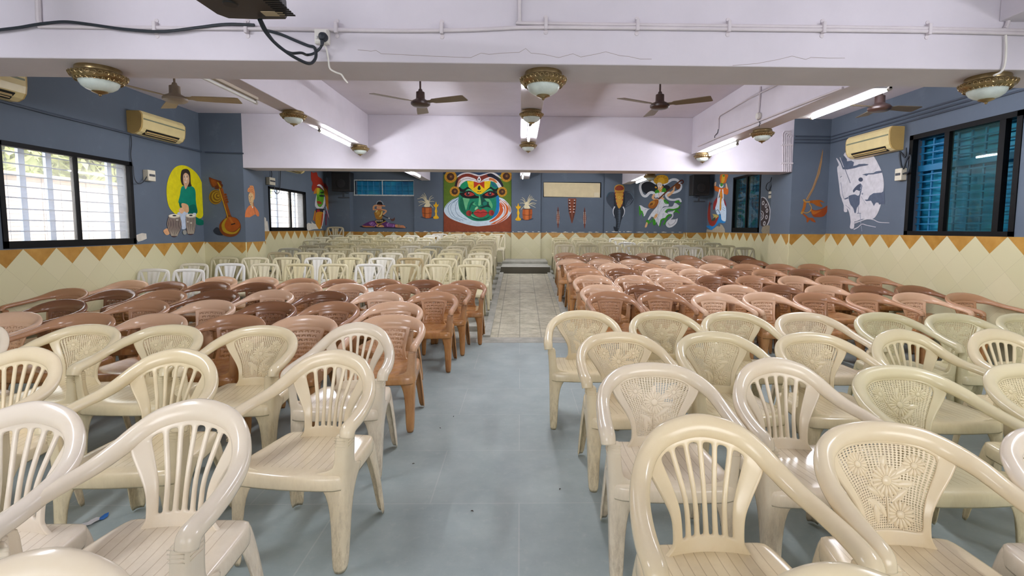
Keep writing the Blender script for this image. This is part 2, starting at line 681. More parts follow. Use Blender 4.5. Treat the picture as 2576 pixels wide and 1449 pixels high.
# sloping aisle with a landing at its end
RY0, RY1, RZ1 = 6.42, 11.7, 0.365
mb = MB()
mb.quad([(AX0, RY0, 0.0), (AX1, RY0, 0.0), (AX1, RY1, RZ1), (AX0, RY1, RZ1)])
mb.quad([(AX0, RY0, -0.12), (AX1, RY0, -0.12), (AX1, RY0, 0.0), (AX0, RY0, 0.0)])
mb.quad([(AX0, RY0, -0.12), (AX0, RY0, 0), (AX0, RY1, RZ1), (AX0, RY1, -0.12)])
mb.quad([(AX1, RY0, -0.12), (AX1, RY1, -0.12), (AX1, RY1, RZ1), (AX1, RY0, 0)])
struct('floor_aisle', mb, M_AISLE, merge=True)
mb = MB(); mb.box((AX0 - 0.02, RY1, -0.1), (AX1 + 0.02, 12.75, 0.515), 0)
mb.mi = [1 if i == 2 else 0 for i in range(6)]
struct('floor_landing', mb, [M_STEP, M_RISER])
mb = MB(); mb.box((AX0 - 0.02, 12.75, 0.0), (AX1 + 0.02, YF, 0.575)); struct('floor_landing', mb, M_STEP)
# kerbs along the aisle
for x in (AX0, AX1):
    mb = MB()
    w = 0.045
    r0 = [(x - w, RY0, -0.05), (x + w, RY0, -0.05), (x + w, RY0, 0.03), (x - w, RY0, 0.03)]
    r1 = [(x - w, RY1, -0.05), (x + w, RY1, -0.05), (x + w, RY1, RZ1 + 0.03), (x - w, RY1, RZ1 + 0.03)]
    mb.rings([r0, r1])
    struct('kerb', mb, M_STEP)

# ------------------------------------------------------------------ lit tubes and other lamps
M_TUBE = emit('lit_tube', (244, 246, 255), TUBE_POWER)
M_TUBE_OFF = plain('unlit_tube', (214, 214, 208), 0.3)
M_BATTEN = plain('white_batten', (218, 216, 214), 0.4)
M_BATTEN_OLD = plain('aged_batten', (188, 176, 160), 0.5)
M_CAP = plain('tube_cap', (176, 170, 160), 0.4)
M_BRASS = plain('aged_brass', (158, 138, 100), 0.3, 0.9, var=0.2, scale=30)
M_FROST = plain('frosted_glass_bowl', (204, 214, 208), 0.25, var=0.1, scale=18)


def tube_lamp(x, y0, y1, z, label, lit=True, side=0, batten=True):
    """side 0: batten above the tube; +1 / -1: batten reaching to a beam face in -x / +x"""
    t = thing('tube_lamp', label, 'lamp', (x, (y0 + y1) / 2, z), group='fluorescent tube lamps')
    mb = MB()
    if side == 0:
        mb.box((x - 0.022, y0, z + 0.028), (x + 0.022, y1, z + 0.06), 0, 0.004)
    else:
        mb.box((x - side * 0.16 if side > 0 else x + 0.03, y0, z + 0.0), (x - 0.03 if side > 0 else x + 0.16, y1, z + 0.05), 0, 0.004)
    mb.build('batten', M_BATTEN if lit else M_BATTEN_OLD, t)
    mb = MB(); mb.tube([(x, y0 + 0.03, z), (x, y1 - 0.03, z)], 0.0135, 12)
    mb.build('tube', M_TUBE if lit else M_TUBE_OFF, t, smooth=True)
    for yy, s in ((y0, 1), (y1, -1)):
        mb = MB(); mb.tube([(x, yy, z), (x, yy + s * 0.032, z)], 0.017, 12)
        mb.box((x - 0.012, min(yy, yy + s * 0.02), z), (x + 0.012, max(yy, yy + s * 0.02), z + 0.035))
        mb.build('cap', M_CAP, t)
    return t


tube_lamp(3.24, 4.42, 5.62, 2.66, 'brightest lit tube lamp hung beside the beam before the shutter-side wall', True, 1)
tube_lamp(3.02, 7.00, 8.05, 2.605, 'lit tube lamp under the shutter-side beam, next to the second cross beam')
tube_lamp(-2.60, 6.62, 7.80, 2.665, 'lit tube lamp under the window-side beam, near the second cross beam')
tube_lamp(-2.66, 3.95, 5.20, 2.665, 'unlit aged tube lamp under the window-side beam', False)
tube_lamp(0.115, 3.75, 4.93, 2.725, 'lit tube lamp under the middle beam, half behind the first brass dome')
tube_lamp(0.12, 6.45, 7.60, 2.725, 'lit tube lamp under the middle beam between the two smaller brass domes')
tube_lamp(-2.45, 11.2, 12.4, 2.665, 'lit tube lamp in front of the small teal window high on the far wall')
tube_lamp(0.06, 11.9, 13.0, 2.70, 'lit tube lamp seen end on between painted face and boarded opening')
tube_lamp(2.98, 11.7, 12.9, 2.60, 'lit tube lamp above the painted elephant')
tube_lamp(-2.6, 0.9, 2.1, 2.665, 'lit tube lamp over the front rows, window side')
tube_lamp(2.95, 0.9, 2.1, 2.60, 'lit tube lamp over the front rows, shutter side')


def dome_lamp(x, y, z, label, r=0.14):
    t = thing('dome_lamp', label, 'lamp', (x, y, z), group='brass dome ceiling lamps')
    k = r / 0.14
    mb = MB(); mb.lathe([(0.0, 0), (0.112 * k, 0), (0.116 * k, -0.008), (0.116 * k, -0.026), (0.128 * k, -0.03), (0.140 * k, -0.046), (0.141 * k, -0.056), (0.128 * k, -0.070), (0.104 * k, -0.082), (0.098 * k, -0.080)], (x, y, z), 40)
    mb.build('base', M_BRASS, t, smooth=True)
    mb = MB()
    for row, (rr, hh, n) in enumerate(((0.1405, -0.052, 30), (0.120, -0.074, 26))):
        for i in range(n):
            a = 2 * PI * (i + 0.5 * row) / n
            c = Vector((x + rr * k * math.cos(a), y + rr * k * math.sin(a), z + hh))
            tx = Vector((-math.sin(a), math.cos(a), 0))
            ux = Vector((math.cos(a) * 0.45, math.sin(a) * 0.45, 0.9)).normalized()
            mb.tube([c + (tx * math.cos(b) + ux * math.sin(b)) * 0.012 * k for b in [2 * PI * j / 8 for j in range(9)]], 0.003, 4, cap=False)
    mb.build('lattice_rim', M_BRASS, t)
    mb = MB(); mb.lathe([(0.102 * k, -0.078), (0.100 * k, -0.092), (0.088 * k, -0.112), (0.066 * k, -0.128), (0.038 * k, -0.138), (0.0, -0.140)], (x, y, z), 32)
    mb.build('glass_bowl', M_FROST, t, smooth=True)
    mb = MB(); mb.lathe([(0.0, -0.136), (0.040 * k, -0.137), (0.042 * k, -0.142), (0.022 * k, -0.150), (0.008, -0.156), (0.009, -0.162), (0.0, -0.168)], (x, y, z), 16)
    mb.build('finial', M_BRASS, t, smooth=True)
    return t


dome_lamp(-2.58, 3.19, ZB, 'brass dome lamp under the first cross beam, toward the window wall')
dome_lamp(0.14, 3.17, ZB, 'brass dome lamp under the middle of the first cross beam')
dome_lamp(2.92, 3.15, ZB, 'brass dome lamp under the first cross beam, toward the shutter wall')
dome_lamp(-2.56, 5.80, 2.72, 'small brass dome lamp under window-side beam, before its lit tube', 0.135)
dome_lamp(-2.55, 8.12, 2.72, 'small brass dome lamp at the far end of the window-side beam', 0.135)
dome_lamp(0.127, 5.90, 2.78, 'small brass dome lamp midway along the middle beam', 0.135)
dome_lamp(0.124, 8.05, 2.78, 'small brass dome lamp where middle beam meets second cross beam', 0.135)
dome_lamp(3.00, 6.25, 2.655, 'small brass dome lamp midway along the shutter-side beam', 0.135)
dome_lamp(2.96, 8.17, 2.655, 'small brass dome lamp where shutter-side beam meets second cross beam', 0.135)
dome_lamp(2.93, 11.35, 2.655, 'brass dome lamp just beyond the second cross beam, above the painted goddess', 0.14)

# ------------------------------------------------------------------ ceiling fans
M_FAN_D = plain('brown_fan_paint', (58, 40, 34), 0.35)
M_BLADE_D = plain('dusty_brown_blade', (112, 98, 78), 0.5)
M_FAN_C = plain('cream_fan_paint', (170, 156, 138), 0.4)
M_BLADE_C = plain('cream_blade', (178, 158, 124), 0.5)


def fan(x, y, z, angles, label, m1, m2, L=0.6):
    t = thing('ceiling_fan', label, 'fan', (x, y, z), group='three-blade ceiling fans')
    mb = MB(); mb.tube([(x, y, z + 0.1), (x, y, ZC)], 0.011, 10); mb.build('rod', m1, t, smooth=True)
    mb = MB(); mb.lathe([(0.0, ZC), (0.05, ZC), (0.045, ZC - 0.05), (0.018, ZC - 0.08), (0.0, ZC - 0.08)], (x, y, 0), 16); mb.build('canopy', m1, t, smooth=True)
    mb = MB(); mb.lathe([(0.0, 0.14), (0.02, 0.14), (0.028, 0.115), (0.05, 0.105), (0.052, 0.03), (0.06, 0.02), (0.10, 0.0), (0.115, -0.02), (0.113, -0.04), (0.09, -0.058), (0.05, -0.064), (0.0, -0.066)], (x, y, z), 28)
    mb.build('motor', m1, t, smooth=True)
    for a in angles:
        ca, sa = math.cos(math.radians(a)), math.sin(math.radians(a))
        mb = MB()
        rows = []
        for r, w in ((0.09, 0.03), (0.15, 0.03), (0.18, 0.055), (0.35, 0.066), (L - 0.02, 0.072), (L, 0.064)):
            top, bot = [], []
            for s in (-1, 1):
                px, py = r, s * w
                pz = z - 0.012 - s * w * 0.17
                q = (x + px * ca - py * sa, y + px * sa + py * ca, pz)
                top.append((q[0], q[1], q[2] + 0.003)); bot.append((q[0], q[1], q[2] - 0.003))
            rows.append([top[0], top[1], bot[1], bot[0]])
        mb.rings(rows)
        mb.build('blade', m2, t)
    return t


fan(-1.19, 6.1, 2.92, (218, 338, 98), 'dark brown ceiling fan between the window-side and middle beams', M_FAN_D, M_BLADE_D)
fan(1.67, 6.1, 2.92, (208, 328, 88), 'dark brown ceiling fan between the middle and shutter-side beams', M_FAN_D, M_BLADE_D)
fan(-3.60, 5.4, 2.77, (10, 130, 250), 'cream ceiling fan near the bright windows', M_FAN_C, M_BLADE_C, 0.62)
fan(3.99, 5.6, 2.80, (10, 75, 190), 'dusty ceiling fan beyond the brightest tube lamp', M_FAN_D, M_BLADE_D, 0.5)

# ------------------------------------------------------------------ air conditioners
M_AC = plain('yellowed_white_plastic', (226, 208, 150), 0.35)
M_AC_END = plain('aged_side_plastic', (190, 160, 96), 0.45)
M_AC_LINE = plain('grey_green_strip', (128, 132, 104), 0.4)
M_DARK = plain('dark_slot', (10, 10, 10), 0.6)


def air_conditioner(X, s, y0, y1, z0, z1, label):
    """s: +1 when the unit faces +x"""
    t = thing('air_conditioner', label, 'air conditioner', (X, (y0 + y1) / 2, z0), group='split air conditioner units')
    H = z1 - z0
    prof = [(0.0, 0.0), (0.10, 0.0), (0.155, 0.03), (0.185, 0.08), (0.197, 0.15), (0.2, 0.25), (0.19, H - 0.03), (0.165, H), (0.0, H)]
    mb = MB(); mb.rings([[(X + s * a, yy, z0 + b) for a, b in prof] for yy in (y0 + 0.02, y1 - 0.02)])
    mb.build('casing', M_AC, t)
    for a_, b_ in ((y0, y0 + 0.022), (y1 - 0.022, y1)):
        mb = MB(); mb.rings([[(X + s * a * 0.98, yy, z0 + 0.004 + b * 0.97) for a, b in prof] for yy in (a_, b_)])
        mb.build('end_cap', M_AC_END, t)
    mb = MB(); mb.box((min(X + s * 0.192, X + s * 0.202), y0 + 0.03, z0 + H * 0.62), (max(X + s * 0.192, X + s * 0.202), y1 - 0.03, z0 + H * 0.68))
    mb.build('strip', M_AC_LINE, t)
    mb = MB()
    q = [(X + s * 0.118, 0, z0 + 0.004), (X + s * 0.180, 0, z0 + 0.066)]
    n = Vector((s * 0.008, 0, -0.008))
    a, b = y0 + 0.10, y1 - 0.12
    mb.rings([[Vector((q[0][0], yy, q[0][2])) + n * 0.6, Vector((q[1][0], yy, q[1][2])) + n * 0.6, Vector((q[1][0], yy, q[1][2])) - n, Vector((q[0][0], yy, q[0][2])) - n] for yy in (a, b)])
    mb.build('outlet', M_DARK, t)
    mb = MB()
    for k in (0.3, 0.7):
        c = Vector(q[0]).lerp(Vector(q[1]), k) + n * 0.9
        mb.rings([[(c.x - 0.002, yy, c.z - 0.006), (c.x + 0.002, yy, c.z - 0.006), (c.x + 0.002, yy, c.z + 0.004), (c.x - 0.002, yy, c.z + 0.004)] for yy in (a + 0.02, b - 0.02)])
    mb.build('louver', M_AC_END, t)
    return t


air_conditioner(XL, 1, 6.83, 7.70, 2.65, 2.95, 'yellowed air conditioner above the painted drummer')
air_conditioner(XL, 1, 4.35, 5.30, 2.67, 3.0, 'yellowed air conditioner above the big bright window, cut by the frame')
air_conditioner(XL, 1, 10.95, 11.9, 2.66, 2.97, 'yellowed air conditioner above the smaller bright window, mostly hidden by the beam')
air_conditioner(XR, -1, 6.72, 7.64, 2.50, 2.82, 'yellowed air conditioner above the painted rider and moon')

# ------------------------------------------------------------------ windows
M_OUT_WALL = None
def dusty(name, tint, dust, kind='ShaderNodeBsdfDiffuse', rgb=(110, 140, 134)):
    m = pane_glass(name, tint)
    t = m.node_tree
    out = next(n for n in t.nodes if n.type == 'OUTPUT_MATERIAL')
    src = out.inputs[0].links[0].from_socket
    mx = t.nodes.new('ShaderNodeMixShader')
    df = t.nodes.new(kind)
    df.inputs[0].default_value = lin(rgb)
    mx.inputs[0].default_value = dust
    t.links.new(src, mx.inputs[1]); t.links.new(df.outputs[0], mx.inputs[2]); t.links.new(mx.outputs[0], out.inputs[0])
    return m


G_CLEAR = dusty('hazy_window_glass', (255, 255, 255), 0.13, 'ShaderNodeBsdfTranslucent', (236, 234, 230))
G_TEAL = pane_glass('greenish_window_glass', (206, 226, 222))
M_GRILLE = plain('grey_window_grille', (112, 132, 162), 0.5)
M_BLUEPOST = plain('pale_blue_post', (176, 200, 232), 0.6)


def sliding_window(name, X, s, hole, splits, glass, mull=0.035, frame=0.045, sill=0.07):
    """aluminium sliding window in a wall hole; s: +1 if the room lies at +x"""
    ya, yb, za, zb = hole
    w = bpy.data.objects.new(name, None); C.objects.link(w)
    w.location = (X, (ya + yb) / 2, za)
    w['kind'] = 'structure'
    xi, xo = X + s * 0.012, X - s * 0.06
    x0, x1 = min(xi, xo), max(xi, xo)
    mb = MB()
    mb.box((x0, ya - 0.005, za - 0.005), (x1, yb + 0.005, za + sill))
    mb.box((x0, ya - 0.005, zb - frame), (x1, yb + 0.005, zb + 0.005))
    mb.box((x0, ya - 0.005, za), (x1, ya + frame, zb)); mb.box((x0, yb - frame, za), (x1, yb + 0.005, zb))
    for y in splits:
        mb.box((x0 + 0.004, y - mull / 2, za), (x1 - 0.004, y + mull / 2, zb))
    mb.build('window_frame', M_BLACK, w)
    ys = [ya + frame] + list(splits) + [yb - frame]
    for i, (p, q) in enumerate(zip(ys, ys[1:])):
        g = glass[i]
        if g is None:
            continue
        xx = X - s * (0.02 + 0.02 * (i % 2))
        mb = MB(); mb.box((xx - 0.002, p, za + sill), (xx + 0.002, q, zb - frame)); mb.build('pane', g, w)
    return w


w1 = sliding_window('window_1', XL, 1, WIN_L1, [6.02], [G_CLEAR, G_CLEAR])
w2 = sliding_window('window_2', XL, 1, WIN_L2, [11.5], [G_CLEAR, G_CLEAR])
for w, hole, n in ((w1, WIN_L1, 8), (w2, WIN_L2, 6)):
    ya, yb, za, zb = hole
    mb = MB()
    for i in range(n):
        z = za + 0.17 + (zb - za - 0.25) * i / (n - 1)
        mb.tube([(XL - 0.13, ya, z), (XL - 0.13, yb, z)], 0.0075, 6)
    for i in range(9):
        y = ya + 0.05 + (yb - ya - 0.1) * i / 8
        mb.tube([(XL - 0.17, y, za), (XL - 0.17, y, zb)], 0.0016, 5)
    mb.build('window_grille', M_GRILLE, w)
    mb = MB()
    for y in (ya + 0.13, ya + 0.52 * (yb - ya) - 0.12, yb - 0.10, ya + 0.27 * (yb - ya)):
        mb.box((XL - 0.24, y - 0.035, za - 0.1), (XL - 0.21, y + 0.035, zb + 0.1))
    mb.build('window_post', M_BLUEPOST, w)

for i, (xa, xb, za, zb) in enumerate(WIN_ADDED):  # frames of the two unseen windows added to let in fill daylight
    w = bpy.data.objects.new('window_%d' % (6 + i), None); C.objects.link(w); w.location = ((xa + xb) / 2, YB, za); w['kind'] = 'structure'
    mb = MB()
    for x in (xa + 0.02, (2 * xa + xb) / 3, (xa + 2 * xb) / 3, xb - 0.02):
        mb.box((x - 0.025, YB - 0.12, za), (x + 0.025, YB - 0.06, zb))
    for z in (za + 0.02, zb - 0.02):
        mb.box((xa, YB - 0.12, z - 0.02), (xb, YB - 0.06, z + 0.02))
    mb.build('window_frame', M_BLACK, w)

# the yard outside the bright windows
def louver_mat():
    s = Nodes('pale_louvred_wall')
    co = s.obj()
    x, y, z = s.sep(co)
    fr = s.math('FRACT', s.math('DIVIDE', z, 0.07))
    l = s.math('LESS_THAN', fr, 0.22)
    col = s.mix(l, lin((206, 192, 178)), lin((160, 148, 140)))
    yy = s.math('FRACT', s.math('DIVIDE', y, 0.9))
    col = s.mix(s.math('LESS_THAN', yy, 0.03), col, lin((140, 132, 126)))
    return s.base(col, 0.7)


mb = MB(); mb.box((-8.6, -4, -0.3), (-8.4, 26, 2.25)); struct('exterior_wall', mb, louver_mat())
mb = MB(); mb.box((-20, -10, -0.35), (-5.4, 40, -0.3)); struct('ground_outside', mb, plain('pale_paving', (190, 182, 168), 0.8))
mb = MB(); mb.box((-8.55, 11.0, 2.25), (-8.15, 11.4, 5.0)); mb.box((-8.7, -4, 2.25), (-8.3, 26, 2.31)); struct('exterior_wall_coping', mb, plain('ochre_post', (232, 206, 160), 0.7))


def leaf_mat(name, rgb):
    return plain(name, rgb, 0.55, var=0.3, scale=3)


M_LEAF = leaf_mat('green_leaves', (172, 184, 128))
M_BARK = plain('bark', (92, 76, 60), 0.8)


def tree(x, y, h, r, label):
    t = thing('tree', label, 'tree', (x, y, -0.3), group='trees outside the bright windows')
    mb = MB(); mb.tube([(x, y, -0.3), (x + 0.05, y, h * 0.5), (x, y + 0.1, h)], [0.12, 0.09, 0.05], 8); mb.build('trunk', M_BARK, t, smooth=True)
    mb = MB()
    rnd = random.Random(int(y * 10))
    for i in range(2200):
        d = Vector((rnd.gauss(0, 1), rnd.gauss(0, 1), rnd.gauss(0, 0.8)))
        d = d.normalized() * r * rnd.uniform(0.5, 1.0)
        c = Vector((x, y, h)) + d
        u = Vector((rnd.uniform(-1, 1), rnd.uniform(-1, 1), rnd.uniform(-1, 1))).normalized()
        v = u.cross(Vector((rnd.uniform(-1, 1), rnd.uniform(-1, 1), rnd.uniform(-1, 1)))).normalized()
        L = rnd.uniform(0.10, 0.2)
        mb.quad([c - u * L, c - v * L * 0.45, c + u * L, c + v * L * 0.45])
    mb.build('foliage', M_LEAF, t)


tree(-10.2, 7.2, 2.9, 1.15, 'green tree behind the pale wall, seen through nearer half of big window')
tree(-10.4, 9.7, 3.1, 1.2, 'green tree behind the pale wall, seen in middle of big window')
tree(-10.3, 12.3, 3.0, 1.2, 'green tree behind the pale wall, seen through farther half of big window')
tree(-10.2, 18.2, 3.2, 1.3, 'green tree outside, behind the smaller bright window')

# shutter-side windows: blue painted grilles outside dusty glass
def shutter_mat():
    s = Nodes('blue_shutter_paint')
    co = s.obj()
    n1 = s.noise(co, 2.2, 4, 0.6)
    n2 = s.noise(co, 9, 4, 0.6)
    col = s.ramp(n1, [(0.32, lin((16, 96, 150))), (0.5, lin((36, 150, 200))), (0.72, lin((70, 190, 210)))])
    col = s.mix(s.math('MULTIPLY', n2, 0.4), col, lin((18, 92, 120)))
    return s.base(col, 0.35)


M_SHUT = shutter_mat()
M_SHUT_FRAME = plain('blue_grille_paint', (36, 116, 160), 0.45)
M_SHUT_DARK = plain('dark_blue_backing', (14, 58, 92), 0.4)


G_DUST = dusty('dusty_glass', (206, 236, 232), 0.07)
G_DUST2 = dusty('greenish_dusty_glass', (206, 236, 238), 0.05)
w3 = sliding_window('window_3', XR, -1, WIN_R1, [5.33, 6.03], [None, G_DUST, None], mull=0.07, frame=0.055, sill=0.05)
w4 = sliding_window('window_4', XR, -1, WIN_R2, [11.35], [G_DUST2, G_DUST2], mull=0.06, frame=0.04, sill=0.1)
for w, hole in ((w3, WIN_R1), (w4, WIN_R2)):
    ya, yb, za, zb = hole
    mb = MB()
    n = 14
    for i in range(n):
        z = za + 0.05 + (zb - za - 0.1) * i / (n - 1)
        mb.box((XR + 0.13, ya, z - 0.008), (XR + 0.145, yb, z + 0.008))
    for i in range(9):
        y = ya + 0.02 + (yb - ya - 0.04) * i / 8
        mb.box((XR + 0.145, y - 0.01, za), (XR + 0.165, y + 0.01, zb))
    mb.box((XR + 0.12, ya, za + (zb - za) * 0.64), (XR + 0.15, yb, za + (zb - za) * 0.70))
    mb.build('window_grille', M_SHUT_FRAME, w)
    mb = MB(); mb.box((XR + 0.26, ya - 0.3, za - 0.3), (XR + 0.29, yb + 0.3, zb + 0.3))
    mb.box((XR + 0.20, ya - 0.3, za - 0.3), (XR + 0.29, ya - 0.27, zb + 0.3)); mb.box((XR + 0.20, yb + 0.27, za - 0.3), (XR + 0.29, yb + 0.3, zb + 0.3))
    mb.box((XR + 0.20, ya - 0.3, zb + 0.27), (XR + 0.29, yb + 0.3, zb + 0.3)); mb.box((XR + 0.20, ya - 0.3, za - 0.3), (XR + 0.29, yb + 0.3, za - 0.27))
    mb.build('window_shutter', M_SHUT, w)

# small high window and boarded opening in the far wall
xa, xb, za, zb = WIN_F
w5 = bpy.data.objects.new('window_5', None); C.objects.link(w5); w5.location = ((xa + xb) / 2, YF, za); w5['kind'] = 'structure'
M_OLDFRAME = plain('chipped_white_frame', (190, 194, 190), 0.6, var=0.25, scale=20)
mb = MB()
mb.box((xa - 0.03, YF - 0.02, za - 0.035), (xb + 0.03, YF + 0.1, za)); mb.box((xa - 0.03, YF - 0.015, zb), (xb + 0.03, YF + 0.1, zb + 0.025))
mb.box((xa - 0.03, YF - 0.015, za), (xa, YF + 0.1, zb)); mb.box((xb, YF - 0.015, za), (xb + 0.03, YF + 0.1, zb))
mb.box((xa + 0.73, YF + 0.03, za), (xa + 0.75, YF + 0.06, zb))
mb.build('window_frame', M_OLDFRAME, w5)
mb = MB()
for i in range(11):
    x = xa + (xb - xa) * i / 10
    mb.tube([(x, YF + 0.09, za), (x, YF + 0.09, zb)], 0.006, 6)
for z in (za + 0.12, za + 0.25):
    mb.tube([(xa, YF + 0.09, z), (xb, YF + 0.09, z)], 0.006, 6)
mb.build('window_grille', M_SHUT_FRAME, w5)
mb = MB(); mb.box((xa - 0.1, YF + 0.21, za - 0.1), (xb + 0.1, YF + 0.23, zb + 0.1)); mb.build('window_shutter', M_SHUT, w5)
xa, xb, za, zb = VENT_F
t = thing('opening_board', 'cream board closing the high opening in the far wall', 'board', ((xa + xb) / 2, YF, za))
mb = MB(); mb.quad([(xa + 0.02, YF + 0.02, za + 0.02), (xb - 0.03, YF + 0.02, za - 0.0), (xb - 0.03, YF + 0.02, zb - 0.02), (xa + 0.01, YF + 0.02, zb - 0.01)])
mb.quad([(xa + 0.02, YF + 0.04, za + 0.02), (xa + 0.01, YF + 0.04, zb - 0.01), (xb - 0.03, YF + 0.04, zb - 0.02), (xb - 0.03, YF + 0.04, za)])
M_BOARD = plain('cream_board', (214, 198, 158), 0.6)
mb.build('panel', M_BOARD, t)
mb = MB(); mb.box((xb - 0.20, YF + 0.005, za + 0.01), (xb - 0.05, YF + 0.018, za + 0.14)); mb.build('patch', plain('pale_patch', (222, 210, 178), 0.6), t)
mb = MB(); mb.box((xa - 0.05, YF + 0.20, za - 0.05), (xb + 0.05, YF + 0.22, zb + 0.05)); struct('wall_far_backing', mb, M_DARK)

# ------------------------------------------------------------------ loudspeakers
M_SPK = plain('black_speaker', (20, 19, 20), 0.55)
M_SPK2 = plain('speaker_cloth', (12, 12, 13), 0.8)
M_STEELB = plain('dark_steel_bracket', (52, 56, 62), 0.5)


def speaker(x0, x1, z0, z1, yf, s, label):
    xc = (x0 + x1) / 2
    t = thing('loudspeaker', label, 'loudspeaker', (xc, yf + 0.15, z0), group='loudspeakers in the far corners')
    mb = MB(); mb.box((x0, yf, z0), (x1, yf + 0.30, z1), 0, 0.012); mb.build('cabinet', M_SPK, t)
    mb = MB(); mb.box((x0 + 0.025, yf - 0.012, z0 + 0.05), (x1 - 0.025, yf + 0.002, z1 - 0.03), 0, 0.004); mb.build('front_grille', M_SPK2, t)
    mb = MB(); mb.lathe([(0.0, 0), (0.11, 0), (0.115, -0.008), (0.10, -0.012), (0.0, -0.004)], (xc, yf - 0.012, z0 + 0.2), 24, axis='y'); mb.build('woofer', M_SPK, t, smooth=True)
    b = thing('speaker_bracket', 'dark steel bracket carrying the ' + ('window-side' if s < 0 else 'shutter-side') + ' far loudspeaker', 'bracket', (xc, yf + 0.2, z0))
    mb = MB(); mb.box((xc - 0.03, yf + 0.05, z0 - 0.02), (xc + 0.03, 13.72, z0 - 0.002)); mb.box((xc - 0.02, yf + 0.15, z0 - 0.14), (xc + 0.02, yf + 0.19, z0 - 0.02)); mb.build('plate', M_STEELB, b)
    mb = MB(); mb.box((xc - 0.13, yf + 0.12, z0 - 0.17), (xc + 0.16, yf + 0.20, z0 - 0.14)); mb.build('arm', M_STEELB, b)


speaker(-4.90, -4.42, 2.36, 2.86, 13.2, -1, 'black loudspeaker on a bracket in the window-side far corner')
speaker(4.55, 5.0, 2.32, 2.86, 13.2, 1, 'black loudspeaker on a bracket in the shutter-side far corner')

# ------------------------------------------------------------------ conduits, cables, sockets on the cross beam and walls
FY = B1[0] - 0.013


def px_path(pts, Y, n=6):
    return [at_y(x, y, Y) for x, y in crom(pts, n)] if n > 1 else [at_y(x, y, Y) for x, y in pts]


def pipe(name, pts, r, label, mat=None, cat='pipe', group=None, seg=8):
    mb = MB(); mb.tube(pts, r, seg)
    return tag(mb.build(name, mat or M_CONDUIT, None, smooth=True), label, cat, group)


pipe('wall_conduit', px_path([(97, 66), (400, 70), (700, 72.5), (1000, 77), (1180, 75), (1330, 69), (1600, 70.5), (1900, 74), (2200, 77), (2400, 80), (2640, 86)], FY), 0.0115, 'long lower white conduit across the first cross beam', group='white conduits on the first cross beam')
pipe('wall_conduit', px_path([(1307, -60), (1307, 46), (1311, 55), (1322, 58), (1600, 62), (1900, 65.5), (2200, 69), (2400, 72.5), (2640, 78)], FY), 0.0105, 'upper white conduit turning down at the middle of the first cross beam', group='white conduits on the first cross beam')
pipe('wall_conduit', px_path([(93, -60), (96, 20), (98, 54), (106, 64)], FY), 0.014, 'white upright conduit at the window-side end of the first cross beam', group='white conduits on the first cross beam')
pipe('wall_conduit', px_path([(2549, -60), (2541, 20), (2534, 62), (2527, 72)], FY), 0.012, 'white upright conduit at the shutter-side end of the first cross beam', group='white conduits on the first cross beam')
for i, (x, y) in enumerate(((395, 72), (623, 72), (848, 72), (1112, 74), (1373, 63), (1602, 66), (1831, 69), (2068, 72), (2332, 76))):
    p = at_y(x, y, B1[0])
    mb = MB(); mb.box((p.x - 0.010, B1[0] - 0.030, p.z - 0.032), (p.x + 0.010, B1[0] - 0.001, p.z + 0.032), 0, 0.004)
    for s in (-1, 1):
        mb.lathe([(0, 0), (0.013, 0), (0.012, -0.004), (0, -0.005)], (p.x, B1[0], p.z + s * 0.042), 10, axis='y')
    o = mb.build('conduit_clip', M_CONDUIT)
    tag(o, 'white conduit clip on the first cross beam, ' + ('first', 'second', 'third', 'fourth', 'fifth', 'sixth', 'seventh', 'eighth', 'ninth')[i] + ' from the window wall', 'clip', 'conduit clips')

pipe('black_cable', px_path([(-80, 84), (0, 75), (50, 69), (90, 62), (130, 57), (170, 55), (230, 62), (300, 72), (380, 79), (430, 78), (500, 69), (570, 61), (640, 63)], B1[0] - 0.03), 0.0085, 'long black cable draped over the conduit toward the window wall', M_CABLE, 'cable')


def slope_path(pts, y0, y1, n=6):
    c = crom(pts, n)
    return [at_y(x, y, y0 + (y1 - y0) * min(1.0, 1.6 * i / len(c))) for i, (x, y) in enumerate(c)]


pipe('projector_cable', slope_path([(652, 49), (665, 76), (690, 106), (725, 134), (760, 154), (780, 160), (792, 150), (795, 135), (790, 119), (775, 115), (745, 103), (705, 86), (668, 76)], 2.58, 2.97), 0.0085, 'black projector cable that loops down and back up to the conduit', M_CABLE, 'cable', 'cables below the projector')
pipe('projector_cable', slope_path([(656, 49), (674, 84), (700, 116), (730, 133), (758, 133), (772, 138), (790, 134), (806, 120), (812, 104)], 2.58, 2.96), 0.0075, 'black projector cable that ends in the plug at the socket', M_CABLE, 'cable', 'cables below the projector')
p0, p1 = at_y(796, 78, B1[0]), at_y(832, 115, B1[0])
t = thing('power_socket', 'white power socket on the first cross beam beside the projector cables', 'socket', ((p0.x + p1.x) / 2, B1[0], p1.z))
mb = MB(); mb.box((p0.x, B1[0] - 0.035, p1.z), (p1.x, B1[0], p0.z), 0, 0.005); mb.build('box', M_WHITEBOX, t)
mb = MB(); mb.box((p0.x + 0.006, B1[0] - 0.041, p1.z + 0.006), (p1.x - 0.006, B1[0] - 0.034, p0.z - 0.006), 0, 0.003); mb.build('faceplate', M_WHITEBOX, t)
mb = MB(); c = at_y(804, 101, B1[0]); mb.box((c.x - 0.006, B1[0] - 0.047, c.z - 0.008), (c.x + 0.006, B1[0] - 0.040, c.z + 0.008), 0, 0.002); mb.build('switch', M_BATTEN, t)
c = at_y(814, 94, B1[0] - 0.05)
t = thing('power_plug', 'black plug pushed into the socket on the cross beam', 'plug', c)
mb = MB(); mb.lathe([(0.0, 0.01), (0.024, 0.008), (0.026, -0.01), (0.018, -0.03), (0.0, -0.034)], c, 14, axis='y'); mb.build('body', M_CABLE, t, smooth=True)
